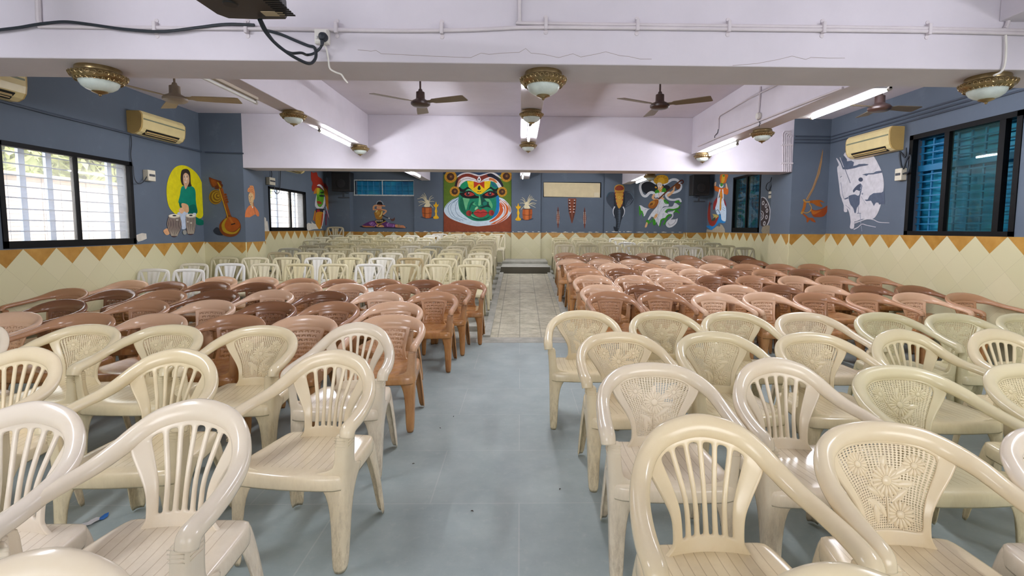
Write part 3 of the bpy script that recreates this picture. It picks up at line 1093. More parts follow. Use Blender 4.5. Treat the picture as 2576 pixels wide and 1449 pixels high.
mb = MB(); mb.tube([c, c + Vector((-0.004, -0.012, -0.03)), c + Vector((-0.006, -0.012, -0.05))], [0.014, 0.011, 0.008], 8); mb.build('cord_sleeve', M_CABLE, t, smooth=True)
pipe('loose_wire', px_path([(812, 114), (820, 120), (826, 150), (830, 172), (845, 182), (858, 187), (866, 198), (875, 209)], B1[0] - 0.02), 0.005, 'loose white wire hanging from the socket below the beam', M_WHITEBOX, 'wire')
pipe('loose_wire', px_path([(2530, 88), (2531, 120), (2528, 160), (2519, 180), (2500, 190)], B1[0] - 0.02), 0.006, 'loose white wire running down to the shutter-side dome lamp', M_WHITEBOX, 'wire')

# projector under the ceiling
t = thing('projector', 'black projector hanging from the ceiling in front of the first cross beam', 'projector', (-1.28, 2.4, 2.45))
zb_ = 2.45
out = [at_z(482, -6, zb_), at_z(545, 36, zb_), at_z(575, 47, zb_), at_z(650, 49.5, zb_), at_z(722, 49, zb_)]
out = [(p.x, p.y) for p in out] + [(-1.06, 2.28), (-1.46, 2.28)]
mb = MB()
ctr = Vector((sum(p[0] for p in out) / 7, sum(p[1] for p in out) / 7, 0))
def ringz(k, z):
    return [(ctr.x + (p[0] - ctr.x) * k, ctr.y + (p[1] - ctr.y) * k, z) for p in out]
mb.rings([ringz(0.97, zb_), ringz(1.0, zb_ + 0.012), ringz(1.0, zb_ + 0.085), ringz(0.93, zb_ + 0.11)])
mb.build('body', plain('black_projector_shell', (30, 27, 26), 0.45), t)
M_VENT = plain('projector_vent', (14, 14, 14), 0.5)
for i in range(12):
    y = 2.30 + i * 0.022
    mb = MB(); mb.box((-1.175, y, zb_ - 0.004), (-1.10, y + 0.009, zb_ + 0.001)); mb.build('vent_slat', M_VENT, t)
q = at_z(688, 34, zb_); mb = MB(); mb.box((q.x - 0.05, q.y - 0.025, zb_ - 0.003), (q.x + 0.05, q.y + 0.025, zb_ + 0.001)); mb.build('sticker', plain('worn_paper_sticker', (176, 160, 132), 0.6), t)
q = at_z(580, 9, zb_); mb = MB(); mb.lathe([(0.0, -0.006), (0.03, -0.006), (0.034, 0.0), (0.0, 0.002)], (q.x, q.y, zb_), 20); mb.build('lens_ring', M_VENT, t, smooth=True)
mb = MB(); mb.tube([(-1.28, 2.42, zb_ + 0.1), (-1.28, 2.42, ZC)], 0.025, 12); mb.build('ceiling_mount', M_BATTEN, t, smooth=True)

# conduits on the shutter-side beam, its left face (x = 2.83)
BX = BEAMS['c'][0] - 0.012
def bx_path(pts):
    return [at_x(x, y, BX) for x, y in pts]
pipe('beam_conduit', bx_path([(1913, 218), (1910, 262), (1908, 285)]), 0.014, 'white drop conduit on the shutter-side beam ending in a round junction box', group='conduits on the shutter-side beam')
c = at_x(1908, 292, BX - 0.01)
mb = MB(); mb.lathe([(0, -0.02), (0.035, -0.02), (0.042, 0.0), (0.035, 0.02), (0, 0.022)], c, 16, axis='x'); tag(mb.build('junction_box', M_WHITEBOX, smooth=True), 'round white junction box on the shutter-side beam', 'junction box')
pipe('beam_conduit', bx_path([(1955, 213), (1880, 250), (1811, 291), (1808, 298), (1807, 325)]), 0.009, 'slanting white conduit on the shutter-side beam that drops to a small switch', group='conduits on the shutter-side beam')
pipe('beam_conduit', bx_path([(2120, 221), (2000, 268), (1900, 308), (1810, 344), (1756, 368)]), 0.011, 'white conduit along the lower edge of the shutter-side beam', group='conduits on the shutter-side beam')
pipe('loose_wire', bx_path([(1807, 325), (1805, 334), (1798, 342), (1798, 352)]), 0.005, 'short black wire below the slanting conduit', M_CABLE, 'wire')
pipe('loose_wire', bx_path([(1906, 300), (1912, 310), (1909, 318)]), 0.005, 'short dark wire from the junction box to the dome lamp', M_CABLE, 'wire')
# bundle of upright conduits at the end of the second cross beam
for i in range(5):
    x0 = 1969 + i * 4.6
    pts = [(1990, 330 + i * 3.2), (x0 + 4, 330 + i * 3.2), (x0, 335 + i * 3.2), (x0, 380), (x0 + 1, 432)]
    pipe('bundled_conduit', [at_y(x, y, B2[0] - 0.012) for x, y in pts], 0.0095, 'white upright conduit bundled on the second cross beam, ' + ('first', 'second', 'third', 'fourth', 'fifth')[i] + ' from the aisle side', group='five bundled conduits')
for yy in (365, 411):
    a, b = at_y(1964, yy, B2[0]), at_y(1993, yy, B2[0])
    mb = MB(); mb.box((a.x, B2[0] - 0.03, a.z - 0.012), (b.x, B2[0] - 0.001, a.z + 0.012)); tag(mb.build('conduit_strap', M_CONDUIT), ('upper' if yy < 400 else 'lower') + ' strap across the bundle of five conduits', 'strap', 'straps on the bundled conduits')
# slate painted conduits along the walls
pipe('wall_conduit', [at_x(x, y, XL + 0.015) for x, y in ((-60, 236), (0, 253), (120, 285), (250, 317), (380, 350), (505, 381))], 0.016, 'slate painted conduit along the window wall', M_SLATE_CONDUIT, group='slate painted conduits')
pipe('wall_conduit', [at_y(x, y, 8.315) for x, y in ((516, 383), (612, 386))], 0.012, 'slate painted conduit across the window-side pillar', M_SLATE_CONDUIT, group='slate painted conduits')
for i, dz in enumerate((0, 0.05, 0.1)):
    pipe('wall_conduit', [(XR - 0.014, y, 2.86 + dz) for y in (4.2, 6.0, 8.3)], 0.011, 'slate painted conduit high on the shutter wall, ' + ('lowest', 'middle', 'highest')[i] + ' of three', M_SLATE_CONDUIT, group='slate painted conduits on the shutter wall')
    pipe('wall_conduit', [(x, 8.316, 2.86 + dz) for x in (4.54, 5.13)], 0.011, 'slate painted conduit across the shutter-side pillar, ' + ('lowest', 'middle', 'highest')[i] + ' of three', M_SLATE_CONDUIT, group='slate painted conduits on the shutter-side pillar')


def switch_box(X, s, y0, y1, z0, z1, label):
    t = thing('switch_box', label, 'switch box', (X, (y0 + y1) / 2, z0), group='switch boxes of the air conditioners')
    mb = MB(); mb.box((min(X, X + s * 0.075), y0, z0), (max(X, X + s * 0.075), y1, z1), 0, 0.006); mb.build('box', plain('cream_box', (214, 206, 184), 0.45) if 'cream_box' not in bpy.data.materials else bpy.data.materials['cream_box'], t)
    xx = X + s * 0.076
    mb = MB(); mb.box((min(xx, xx + s * 0.006), y0 + 0.02, z0 + (z1 - z0) * 0.42), (max(xx, xx + s * 0.006), y1 - 0.02, z0 + (z1 - z0) * 0.62)); mb.build('switch', M_STEELB, t)


switch_box(XL, 1, 7.06, 7.2, 2.05, 2.20, 'cream switch box between the big bright window and the painted drummer')
switch_box(XL, 1, 10.42, 10.66, 2.29, 2.44, 'cream switch box above the smaller bright window')
switch_box(XR, -1, 6.63, 6.75, 2.09, 2.25, 'cream switch box between the painted rider and the big shuttered window')
switch_box(XR, -1, 10.05, 10.2, 2.06, 2.2, 'cream switch box above the painted shield')
pipe('loose_wire', [at_x(x, y, XL + 0.05) for x, y in crom([(335, 418), (338, 448), (348, 462), (360, 458), (369, 445), (373, 434), (380, 430)], 4)], 0.006, 'dark wire looping from window corner to the switch box by the drummer', M_CABLE, 'wire')
pipe('loose_wire', [at_x(x, y, XL + 0.02) for x, y in crom([(329, 334), (331, 360), (329, 390), (334, 418)], 4)], 0.006, 'dark wire running down beside the big bright window', M_CABLE, 'wire')
pipe('loose_wire', [at_x(x, y, XL + 0.03) for x, y in crom([(682, 428), (684, 440), (680, 455), (683, 465), (690, 462), (690, 480), (697, 488), (703, 480), (705, 455), (706, 428)], 4)], 0.008, 'dark wires hanging above the smaller bright window', M_CABLE, 'wire')
pipe('loose_wire', [at_x(x, y, XR - 0.05) for x, y in crom([(2279, 372), (2277, 395), (2264, 382), (2266, 410), (2272, 425), (2282, 400), (2291, 392), (2286, 430), (2276, 436), (2262, 440)], 5)], 0.012, 'coiled dark cable beside the air conditioner on the shutter wall', M_CABLE, 'cable')
pipe('loose_wire', [at_x(x, y, XR - 0.05) for x, y in crom([(1941, 446), (1938, 456), (1930, 462), (1927, 474), (1934, 480), (1940, 468), (1945, 452), (1951, 450), (1952, 458), (1946, 462)], 5)], 0.009, 'coiled dark cable above the painted shield', M_CABLE, 'cable')

# ------------------------------------------------------------------ painted murals: thin coats of paint on the walls
class Mural:
    def __init__(self, name, label, crop, plane, cat='mural', group='murals painted on the slate walls'):
        self.name, self.label, self.crop, self.cat, self.group = name, label, crop, cat, group
        ax, v = plane
        if ax == 'y':
            self.fn, self.nrm = (lambda x, y: at_y(x, y, v)), Vector((0, -1, 0))
        else:
            self.fn, self.nrm = (lambda x, y: at_x(x, y, v)), Vector((1 if v < 0 else -1, 0, 0))
        self.mb, self.mats, self.k = MB(), [], 0

    def px(self, p):
        x0, y0, s = self.crop
        return self.fn(x0 + p[0] / s, y0 + p[1] / s)

    def _put(self, rgb, faces):
        m = paint(rgb)
        if m not in self.mats:
            self.mats.append(m)
        mi = self.mats.index(m)
        off = self.nrm * (0.001 + 0.00011 * self.k)
        self.k += 1
        for f in faces:
            self.mb.quad([self.px(p) + off for p in f], mi)

    def poly(self, rgb, pts, smooth=False):
        self._put(rgb, [crom(pts, 5, True) if smooth else pts])
        return self

    def S(self, rgb, pts):
        return self.poly(rgb, pts, True)

    def ell(self, rgb, cx, cy, rx, ry=None, rot=0, n=24):
        ry = ry or rx
        r = math.radians(rot)
        self._put(rgb, [[(cx + rx * math.cos(a) * math.cos(r) - ry * math.sin(a) * math.sin(r), cy + rx * math.cos(a) * math.sin(r) + ry * math.sin(a) * math.cos(r)) for a in [2 * PI * i / n for i in range(n)]]])
        return self

    def line(self, rgb, pts, w, w1=None, smooth=True):
        q = crom(pts, 5) if smooth and len(pts) > 2 else pts
        w1 = w if w1 is None else w1
        L, R = [], []
        for i, p in enumerate(q):
            a, b = q[max(0, i - 1)], q[min(len(q) - 1, i + 1)]
            dx, dy = b[0] - a[0], b[1] - a[1]
            d = math.hypot(dx, dy) or 1
            ww = (w + (w1 - w) * i / (len(q) - 1)) / 2
            L.append((p[0] - dy / d * ww, p[1] + dx / d * ww)); R.append((p[0] + dy / d * ww, p[1] - dx / d * ww))
        self._put(rgb, [[L[i], L[i + 1], R[i + 1], R[i]] for i in range(len(q) - 1)])
        return self

    def done(self):
        o = self.mb.build(self.name, self.mats)
        return tag(o, self.label, self.cat, self.group)


# big painted face on the far wall
m = Mural('face_mural', 'large mural of a green painted dancer face with white collar on the far wall', (1100, 420, 8.052), ('y', YF - 0.012))
m.poly((92, 118, 34), [(130, -120), (1500, -120), (1500, 1000), (130, 1000)])
m.poly((40, 62, 92), [(130, -120), (1500, -120), (1500, 150), (1290, 160), (850, 230), (400, 200), (130, 150)])
m.poly((136, 66, 40), [(130, 880), (1500, 900), (1500, 1312), (130, 1312)])
m.S((204, 222, 234), [(420, 620), (250, 700), (150, 820), (150, 930), (260, 1040), (480, 1130), (740, 1195), (920, 1195), (1200, 1150), (1400, 1050), (1495, 930), (1490, 820), (1400, 700), (1270, 620), (850, 560)])
m.S((204, 96, 36), [(1260, 660), (1380, 700), (1470, 820), (1450, 900), (1400, 1030), (1250, 1130), (1080, 1165), (1130, 1130), (1280, 1050), (1360, 920), (1340, 800), (1280, 720)])
m.S((198, 88, 40), [(1255, 720), (1330, 800), (1330, 900), (1270, 1000), (1150, 1090), (1050, 1110), (1180, 1010), (1260, 880)])
for pts in ([(1270, 680), (1370, 780), (1385, 900), (1320, 1010), (1150, 1110)], [(1290, 660), (1430, 780), (1445, 900), (1380, 1010), (1180, 1140)], [(1330, 810), (1350, 900), (1250, 1030)]):
    m.line((222, 220, 222), pts, 22, 10)
m.S((206, 150, 116), [(1440, 760), (1490, 840), (1480, 920), (1450, 880)])
for pts in ([(430, 640), (290, 760), (280, 880), (360, 1010), (520, 1080)], [(420, 640), (240, 770), (225, 870), (290, 1000), (470, 1090)], [(435, 660), (380, 760), (370, 880), (440, 990), (600, 1070)], [(440, 600), (240, 720), (160, 830)]):
    m.line((48, 104, 140), pts, 7)
m.S((24, 126, 92), [(450, 380), (600, 278), (850, 315), (1090, 280), (1225, 400), (1245, 600), (1255, 850), (1200, 980), (1060, 1070), (870, 1098), (700, 1075), (540, 970), (455, 870), (425, 720), (440, 560)])
m.S((18, 112, 168), [(1190, 590), (1248, 600), (1255, 850), (1190, 985), (1080, 1060), (1160, 930), (1200, 760)])
m.S((20, 92, 118), [(1100, 300), (1220, 400), (1180, 420), (1110, 370)])
m.S((104, 180, 128), [(520, 630), (650, 640), (620, 740), (585, 870), (555, 790)])
m.S((20, 100, 72), [(470, 640), (520, 650), (560, 840), (600, 950), (540, 940), (460, 820)])
m.S((92, 172, 118), [(960, 640), (1060, 660), (1120, 780), (1100, 840), (1040, 740)])
m.S((14, 92, 70), [(660, 760), (720, 700), (760, 720), (700, 770), (650, 870)])
m.poly((20, 140, 92), [(480, 350), (600, 285), (625, 400), (560, 440), (500, 420)], True)
# head bands
m.S((210, 206, 206), [(395, 210), (470, 140), (620, 112), (760, 140), (850, 165), (950, 140), (1090, 112), (1200, 140), (1300, 240), (1190, 180), (1080, 150), (950, 180), (850, 205), (740, 180), (620, 150), (490, 180)])
m.S((122, 46, 30), [(350, 395), (395, 245), (500, 160), (630, 135), (760, 172), (850, 192), (960, 160), (1080, 130), (1190, 180), (1290, 275), (1340, 385), (1300, 400), (1220, 285), (1080, 210), (950, 245), (850, 312), (760, 235), (620, 200), (500, 225), (425, 300), (390, 405)])
m.S((28, 26, 42), [(1010, 150), (1090, 130), (1190, 180), (1290, 275), (1340, 385), (1300, 400), (1220, 280), (1090, 210), (1030, 190)])
m.S((40, 26, 32), [(350, 395), (385, 270), (420, 230), (410, 300), (388, 405)])
m.S((222, 216, 214), [(430, 415), (425, 300), (500, 225), (620, 198), (760, 238), (850, 303), (960, 240), (1080, 208), (1220, 285), (1305, 405), (1245, 425), (1180, 325), (1080, 285), (960, 295), (850, 325), (740, 292), (600, 280), (500, 335), (455, 400)])
m.S((206, 122, 62), [(1060, 222), (1150, 240), (1215, 310), (1180, 320), (1110, 280), (1050, 270)])
m.S((204, 150, 118), [(400, 400), (420, 310), (470, 255), (470, 300), (440, 350), (430, 410)])
for pts in ([(430, 330), (520, 260), (620, 235), (760, 265), (850, 315)], [(850, 315), (960, 270), (1080, 240), (1190, 300)]):
    m.line((84, 72, 72), pts, 6)
# forehead mark
m.poly((226, 190, 18), [(605, 283), (740, 290), (850, 325), (960, 290), (1082, 285), (1062, 410), (1010, 460), (900, 545), (850, 556), (800, 540), (680, 455), (635, 405)])
m.poly((176, 52, 22), [(740, 290), (850, 325), (955, 288), (955, 442), (850, 348), (738, 432)])
m.S((18, 40, 34), [(850, 372), (880, 440), (850, 470), (815, 440)])
m.S((228, 228, 230), [(848, 195), (886, 262), (848, 300), (810, 262)])
m.S((24, 22, 26), [(848, 225), (862, 255), (848, 272), (834, 255)])
m.S((28, 30, 18), [(805, 488), (850, 498), (898, 488), (880, 503), (898, 514), (850, 506), (805, 514), (822, 502)])
m.ell((170, 60, 30), 852, 532, 9)
# brows and eyes
m.S((16, 20, 20), [(440, 400), (510, 450), (565, 435), (620, 405), (700, 465), (640, 440), (590, 460), (555, 505), (470, 500), (445, 450)])
m.S((16, 20, 20), [(1232, 415), (1180, 450), (1135, 435), (1080, 405), (985, 480), (1060, 440), (1110, 455), (1145, 500), (1215, 495), (1228, 450)])
m.S((110, 190, 130), [(590, 475), (640, 450), (700, 480), (760, 530), (690, 490), (640, 475)])
m.S((110, 190, 130), [(1110, 470), (1060, 450), (990, 490), (930, 540), (1010, 495), (1060, 470)])
m.S((20, 18, 20), [(455, 530), (540, 510), (640, 480), (720, 508), (785, 580), (850, 600), (845, 628), (700, 640), (560, 628), (475, 575)])
m.S((20, 18, 20), [(880, 625), (905, 575), (960, 530), (1060, 488), (1150, 500), (1240, 540), (1200, 595), (1100, 632), (980, 638)])
m.S((168, 52, 40), [(548, 545), (620, 508), (700, 520), (752, 562), (680, 592), (590, 588)])
m.S((168, 52, 40), [(962, 562), (1030, 520), (1100, 518), (1162, 555), (1090, 585), (1010, 588)])
m.ell((44, 40, 44), 622, 546, 38); m.ell((44, 40, 44), 1064, 548, 38)
m.ell((230, 230, 230), 638, 528, 9); m.ell((230, 230, 230), 1072, 530, 9)
# nose
m.S((12, 74, 62), [(875, 560), (920, 600), (960, 660), (1000, 700), (1045, 710), (1020, 780), (930, 790), (890, 740), (885, 650)])
m.S((20, 116, 96), [(920, 730), (965, 700), (1010, 720), (1000, 770), (940, 785)])
m.S((110, 190, 132), [(850, 575), (872, 640), (888, 740), (862, 785), (830, 770), (842, 680)])
m.S((80, 170, 120), [(720, 740), (770, 715), (760, 750), (800, 780), (740, 775)])
m.S((10, 52, 44), [(860, 820), (920, 795), (1000, 780), (1030, 720), (1050, 780), (1090, 830), (1000, 810), (920, 835)])
m.line((14, 70, 60), [(700, 770), (780, 790), (850, 820), (920, 800), (1000, 770)], 8)
m.line((14, 70, 60), [(640, 880), (660, 800), (720, 720)], 8)
# mouth
m.S((150, 200, 150), [(760, 850), (800, 800), (830, 830), (770, 870)])
m.S((170, 50, 44), [(735, 928), (830, 852), (878, 880), (932, 852), (1022, 928), (960, 1000), (870, 1022), (790, 995)])
m.line((70, 16, 16), [(740, 928), (820, 920), (872, 932), (930, 918), (1020, 928)], 9)
m.line((196, 84, 72), [(780, 900), (830, 880), (870, 905), (930, 880), (980, 905)], 10)
for x, y in ((642, 938), (1096, 930)):
    m.ell((160, 54, 42), x, y, 58)
    m.ell((124, 38, 34), x + 22, y + 4, 30, 50)
m.poly((20, 16, 16), [(690, 905), (735, 928), (690, 960), (708, 930)]); m.poly((20, 16, 16), [(1050, 900), (1020, 928), (1050, 958), (1035, 930)])
m.S((16, 84, 66), [(680, 1000), (800, 1040), (900, 1055), (1060, 1000), (1010, 1050), (880, 1082), (760, 1060)])
m.S((96, 186, 130), [(690, 960), (760, 1005), (860, 1040), (780, 1030), (700, 1000)])
# flowers
for x, y, r in ((270, 200, 124), (355, 497, 102), (1400, 190, 116), (1313, 505, 102)):
    m.ell((190, 138, 36), x, y, r)
    for i in range(10):
        a = 2 * PI * i / 10
        m.line((150, 98, 24), [(x + r * 0.6 * math.cos(a), y + r * 0.6 * math.sin(a)), (x + r * 0.95 * math.cos(a), y + r * 0.95 * math.sin(a))], 6, smooth=False)
    m.ell((66, 38, 26), x, y, r * 0.62)
    m.ell((96, 60, 34), x + r * 0.08, y - r * 0.05, r * 0.32)
    m.ell((150, 104, 48), x + r * 0.06, y - r * 0.04, r * 0.14)
m.done()

# elephant head on the pilaster
m = Mural('elephant_mural', 'mural of a dark elephant head with golden forehead ornament on the far wall', (1510, 430, 9.055), ('y', YF - 0.062))
G1, G2, G3 = (58, 66, 78), (74, 84, 98), (34, 40, 48)
m.S(G1, [(320, 490), (200, 490), (140, 590), (150, 700), (220, 800), (300, 880), (330, 800), (350, 600)])
m.S(G1, [(540, 480), (650, 470), (750, 540), (765, 640), (720, 740), (620, 810), (560, 830), (520, 700)])
m.S((96, 112, 126), [(600, 480), (690, 490), (760, 570), (765, 640), (730, 580), (680, 510)])
for pts in ([(650, 780), (700, 700), (740, 640)], [(620, 800), (660, 720), (690, 650)], [(590, 810), (620, 740), (650, 680)]):
    m.line((120, 132, 144), pts, 9)
m.line((40, 90, 104), [(150, 590), (190, 510), (280, 480)], 10)
m.S(G3, [(330, 500), (540, 500), (560, 760), (560, 900), (520, 1040), (480, 1120), (440, 1280), (400, 1370), (350, 1385), (305, 1310), (310, 1260), (345, 1280), (360, 1200), (350, 1100), (320, 1040), (290, 900), (310, 800)])
m.S(G2, [(420, 860), (450, 880), (460, 1050), (430, 1250), (400, 1350), (415, 1200), (420, 1040)])
for y in range(900, 1300, 38):
    m.line((100, 112, 122), [(395 + (y - 900) * -0.02, y), (440, y + 10), (470 - (y - 900) * 0.06, y)], 6)
m.line((202, 204, 210), [(330, 810), (298, 880), (295, 960), (320, 1040)], 30, 8); m.line((202, 204, 210), [(520, 815), (550, 890), (545, 970), (505, 1055)], 30, 8)
m.S((200, 150, 60), [(325, 440), (330, 360), (390, 315), (470, 312), (535, 350), (548, 430), (530, 510), (515, 700), (480, 800), (430, 855), (390, 800), (355, 680), (335, 520)])
m.S((132, 30, 34), [(345, 430), (352, 370), (400, 335), (465, 332), (520, 365), (525, 425), (435, 445)])
for x in (375, 405, 435, 465, 495):
    m.line((196, 140, 60), [(x, 345), (x, 430)], 6, smooth=False)
m.S((176, 122, 40), [(360, 480), (440, 470), (520, 490), (480, 500), (380, 500)])
for x, y in ((340, 500), (345, 575), (356, 640), (372, 740), (528, 500), (520, 575), (508, 660), (490, 780)):
    m.ell((140, 34, 44), x, y, 13, 16)
m.ell((226, 192, 90), 432, 600, 26, 30); m.ell((190, 140, 50), 432, 600, 14, 17)
m.done()

# musician with flowing scarves
m = Mural('musician_mural', 'mural of a white and green robed woman playing a lute on the far wall', (1510, 430, 9.055), ('y', YF - 0.004))
WH, GN, SK = (222, 224, 228), (62, 148, 36), (226, 178, 132)
m.S((34, 36, 42), [(930, 250), (1100, 230), (1290, 330), (1450, 320), (1560, 340), (1580, 400), (1450, 520), (1250, 480), (1150, 460), (1060, 520), (960, 440)])
m.line(WH, [(1270, 290), (1150, 225), (1030, 225), (930, 290), (910, 400), (960, 540), (1040, 575), (1110, 510), (1180, 490), (1240, 530), (1290, 600)], 46, 66)
m.line(WH, [(1440, 310), (1530, 260), (1640, 200), (1740, 205), (1810, 270), (1840, 360), (1790, 450), (1650, 500), (1540, 500), (1500, 560), (1560, 640), (1680, 660), (1800, 640), (1840, 710)], 60, 44)
m.S(WH, [(890, 800), (930, 785), (1000, 830), (1110, 860), (1160, 850), (1080, 900), (1010, 1030), (960, 1000), (940, 920)])
m.poly(GN, [(880, 800), (905, 800), (930, 900), (960, 910), (990, 1000), (980, 1075), (960, 1000), (940, 940), (900, 1035), (885, 960)])
m.S((202, 150, 32), [(1215, 230), (1250, 140), (1330, 100), (1440, 92), (1530, 130), (1555, 210), (1530, 270), (1420, 300), (1290, 300)])
m.S((224, 172, 48), [(1310, 240), (1340, 170), (1390, 150), (1450, 180), (1460, 260), (1430, 300), (1310, 280)])
for i in range(7):
    a = math.radians(190 + i * 27)
    m.line((160, 106, 18), [(1390 + 90 * math.cos(a), 230 + 80 * math.sin(a)), (1390 + 160 * math.cos(a), 230 + 125 * math.sin(a))], 7, smooth=False)
m.S((232, 216, 196), [(1300, 280), (1360, 262), (1410, 300), (1400, 370), (1350, 408), (1310, 370)])
m.line((60, 30, 26), [(1315, 318), (1340, 312)], 6, smooth=False); m.line((60, 30, 26), [(1362, 322), (1392, 318)], 6, smooth=False); m.line((170, 50, 50), [(1328, 366), (1356, 368)], 8, smooth=False)
m.ell((206, 150, 44), 1265, 375, 26, 20, 30); m.ell((206, 150, 44), 1415, 370, 24, 20, -20)
m.S(SK, [(1320, 390), (1400, 380), (1420, 450), (1360, 490), (1310, 450)])
m.S(GN, [(1240, 500), (1260, 440), (1320, 430), (1350, 490), (1310, 500), (1270, 510)]); m.S(GN, [(1400, 460), (1420, 400), (1480, 395), (1500, 460), (1450, 490), (1410, 485)])
m.S(WH, [(1270, 515), (1340, 495), (1440, 480), (1470, 520), (1420, 590), (1330, 610), (1290, 590)])
m.line((206, 150, 44), [(1330, 500), (1345, 610)], 10, smooth=False); m.line((206, 150, 44), [(1330, 420), (1370, 450), (1410, 410)], 18)
m.S(SK, [(1170, 600), (1210, 530), (1250, 540), (1230, 620), (1320, 640), (1310, 680), (1200, 650)])
m.S(SK, [(1520, 545), (1600, 480), (1660, 430), (1690, 450), (1620, 540), (1540, 590)]); m.S(SK, [(1660, 400), (1690, 310), (1706, 330), (1690, 430), (1660, 440)])
m.S(SK, [(1380, 590), (1430, 600), (1480, 680), (1420, 660), (1370, 630)])
m.S(WH, [(1340, 640), (1440, 660), (1500, 730), (1550, 750), (1550, 800), (1430, 820), (1390, 950), (1290, 970), (1200, 1010), (1110, 1110), (1085, 1100), (1170, 950), (1300, 790)])
m.S(GN, [(1450, 650), (1520, 680), (1560, 740), (1490, 750), (1450, 700)])
m.S(WH, [(1410, 860), (1500, 820), (1640, 810), (1690, 730), (1760, 760), (1800, 820), (1680, 880), (1520, 890), (1480, 950), (1560, 960), (1420, 940)])
m.line(GN, [(1800, 800), (1790, 840), (1680, 880), (1540, 880), (1490, 940), (1520, 970)], 34)
m.S(GN, [(1690, 720), (1740, 672), (1800, 690), (1850, 760), (1790, 720), (1740, 730)])
m.S(WH, [(1540, 940), (1640, 920), (1700, 900), (1650, 980), (1560, 980)]); m.S(GN, [(1660, 960), (1720, 890), (1770, 910), (1815, 970), (1760, 950), (1710, 940)])
m.S(WH, [(1290, 970), (1420, 930), (1560, 990), (1500, 1060), (1400, 1090), (1370, 1200), (1340, 1260), (1290, 1170), (1300, 1060)])
m.S(WH, [(1160, 1030), (1270, 980), (1290, 1100), (1270, 1180), (1220, 1160), (1230, 1070)])
m.line(GN, [(1610, 1000), (1540, 1020), (1480, 1090), (1400, 1110), (1370, 1180), (1350, 1270)], 48, 26); m.line(GN, [(1500, 1080), (1460, 1200), (1430, 1210)], 30); m.S(GN, [(1200, 1130), (1240, 1100), (1270, 1200), (1220, 1240), (1195, 1190)])
m.S(GN, [(1040, 1140), (1090, 1110), (1130, 1160), (1220, 1050), (1180, 1140), (1090, 1210), (1060, 1190)])
m.S(SK, [(1015, 1270), (1050, 1170), (1080, 1190), (1060, 1270), (1030, 1290)]); m.S(SK, [(1215, 1070), (1260, 980), (1310, 985), (1280, 1060), (1240, 1088)])
m.line((206, 150, 44), [(1245, 1020), (1290, 1030)], 14, smooth=False)
for pts in ([(1370, 680), (1320, 800), (1310, 960)], [(1430, 820), (1330, 1000), (1320, 1180)], [(1480, 700), (1520, 770)], [(1440, 960), (1420, 1060)], [(1100, 860), (1010, 880)], [(1600, 840), (1480, 850), (1430, 900)]):
    m.line((150, 160, 180), pts, 8)
m.line((104, 58, 30), [(1330, 640), (1480, 500), (1640, 370), (1790, 250)], 34, 26)
m.S((122, 70, 34), [(1700, 300), (1790, 290), (1830, 330), (1800, 410), (1740, 410), (1710, 360)]); m.line((84, 36, 24), [(1790, 250), (1860, 210), (1890, 250), (1860, 290), (1820, 270)], 30, 18)
m.S((156, 92, 34), [(1090, 790), (1150, 700), (1260, 650), (1325, 670), (1310, 760), (1220, 850), (1130, 850)]); m.ell((186, 128, 48), 1180, 740, 76, 52, -38); m.ell((110, 66, 26), 1160, 760, 44, 26, -38)
# the swan at her feet
m.line(WH, [(1560, 960), (1610, 955), (1650, 985), (1640, 1050), (1580, 1110), (1510, 1180), (1510, 1240), (1560, 1280), (1640, 1260), (1710, 1190), (1755, 1090)], 28, 20)
m.S((224, 224, 228), [(1540, 1150), (1600, 1110), (1720, 1100), (1760, 1080), (1740, 1180), (1660, 1260), (1580, 1280), (1510, 1240)])
m.line((120, 124, 136), [(1550, 1190), (1570, 1230), (1620, 1230), (1690, 1180), (1725, 1110)], 9)
m.done()

# dancer
m = Mural('dancer_mural', 'mural of a seated dancer with purple trousers and raised arms under the small high window', (900, 470, 11.71), ('y', YF - 0.004))
m.S((34, 40, 50), [(60, 1160), (400, 1130), (900, 1190), (1420, 1200), (1300, 1225), (700, 1215), (200, 1210)])
m.S((86, 44, 96), [(130, 1140), (300, 1040), (480, 1000), (600, 1050), (800, 1010), (900, 1060), (1110, 1100), (1110, 1190), (800, 1190), (600, 1170), (400, 1190), (200, 1180)])
m.S((130, 84, 140), [(330, 1060), (440, 1030), (500, 1090), (430, 1160), (350, 1110)]); m.S((124, 78, 134), [(850, 1080), (1080, 1110), (1090, 1180), (860, 1160)])
for pts in ([(370, 1110), (430, 1050)], [(480, 1170), (540, 1110)], [(880, 1170), (880, 1080), (930, 1060)], [(1040, 1190), (1060, 1110)]):
    m.line((190, 150, 200), pts, 12)
m.S((176, 108, 62), [(120, 1140), (180, 1145), (420, 1160), (500, 1185), (300, 1190), (180, 1180)])
m.S((196, 136, 92), [(530, 1150), (600, 1100), (700, 1110), (780, 1180), (600, 1185)]); m.S((196, 130, 92), [(1110, 1110), (1250, 1130), (1350, 1140), (1410, 1210), (1300, 1205), (1115, 1190)])
for x in (1185, 1225):
    m.line((40, 34, 26), [(x, 1100), (x, 1195)], 26, smooth=False); m.line((206, 190, 130), [(x, 1105), (x, 1190)], 10, smooth=False)
m.line((60, 46, 24), [(610, 1170), (640, 1110), (700, 1110)], 30); m.line((210, 196, 140), [(615, 1165), (690, 1165)], 12, smooth=False)
m.S((38, 34, 28), [(510, 990), (560, 960), (740, 940), (830, 1010), (740, 1060), (640, 1090), (560, 1080)]); m.line((196, 150, 50), [(520, 1000), (560, 1075), (640, 1090), (740, 1050), (830, 1010)], 18)
for y in (985, 1015):
    for x in range(545, 730, 30):
        m.ell((222, 216, 190), x, y, 10, n=8)
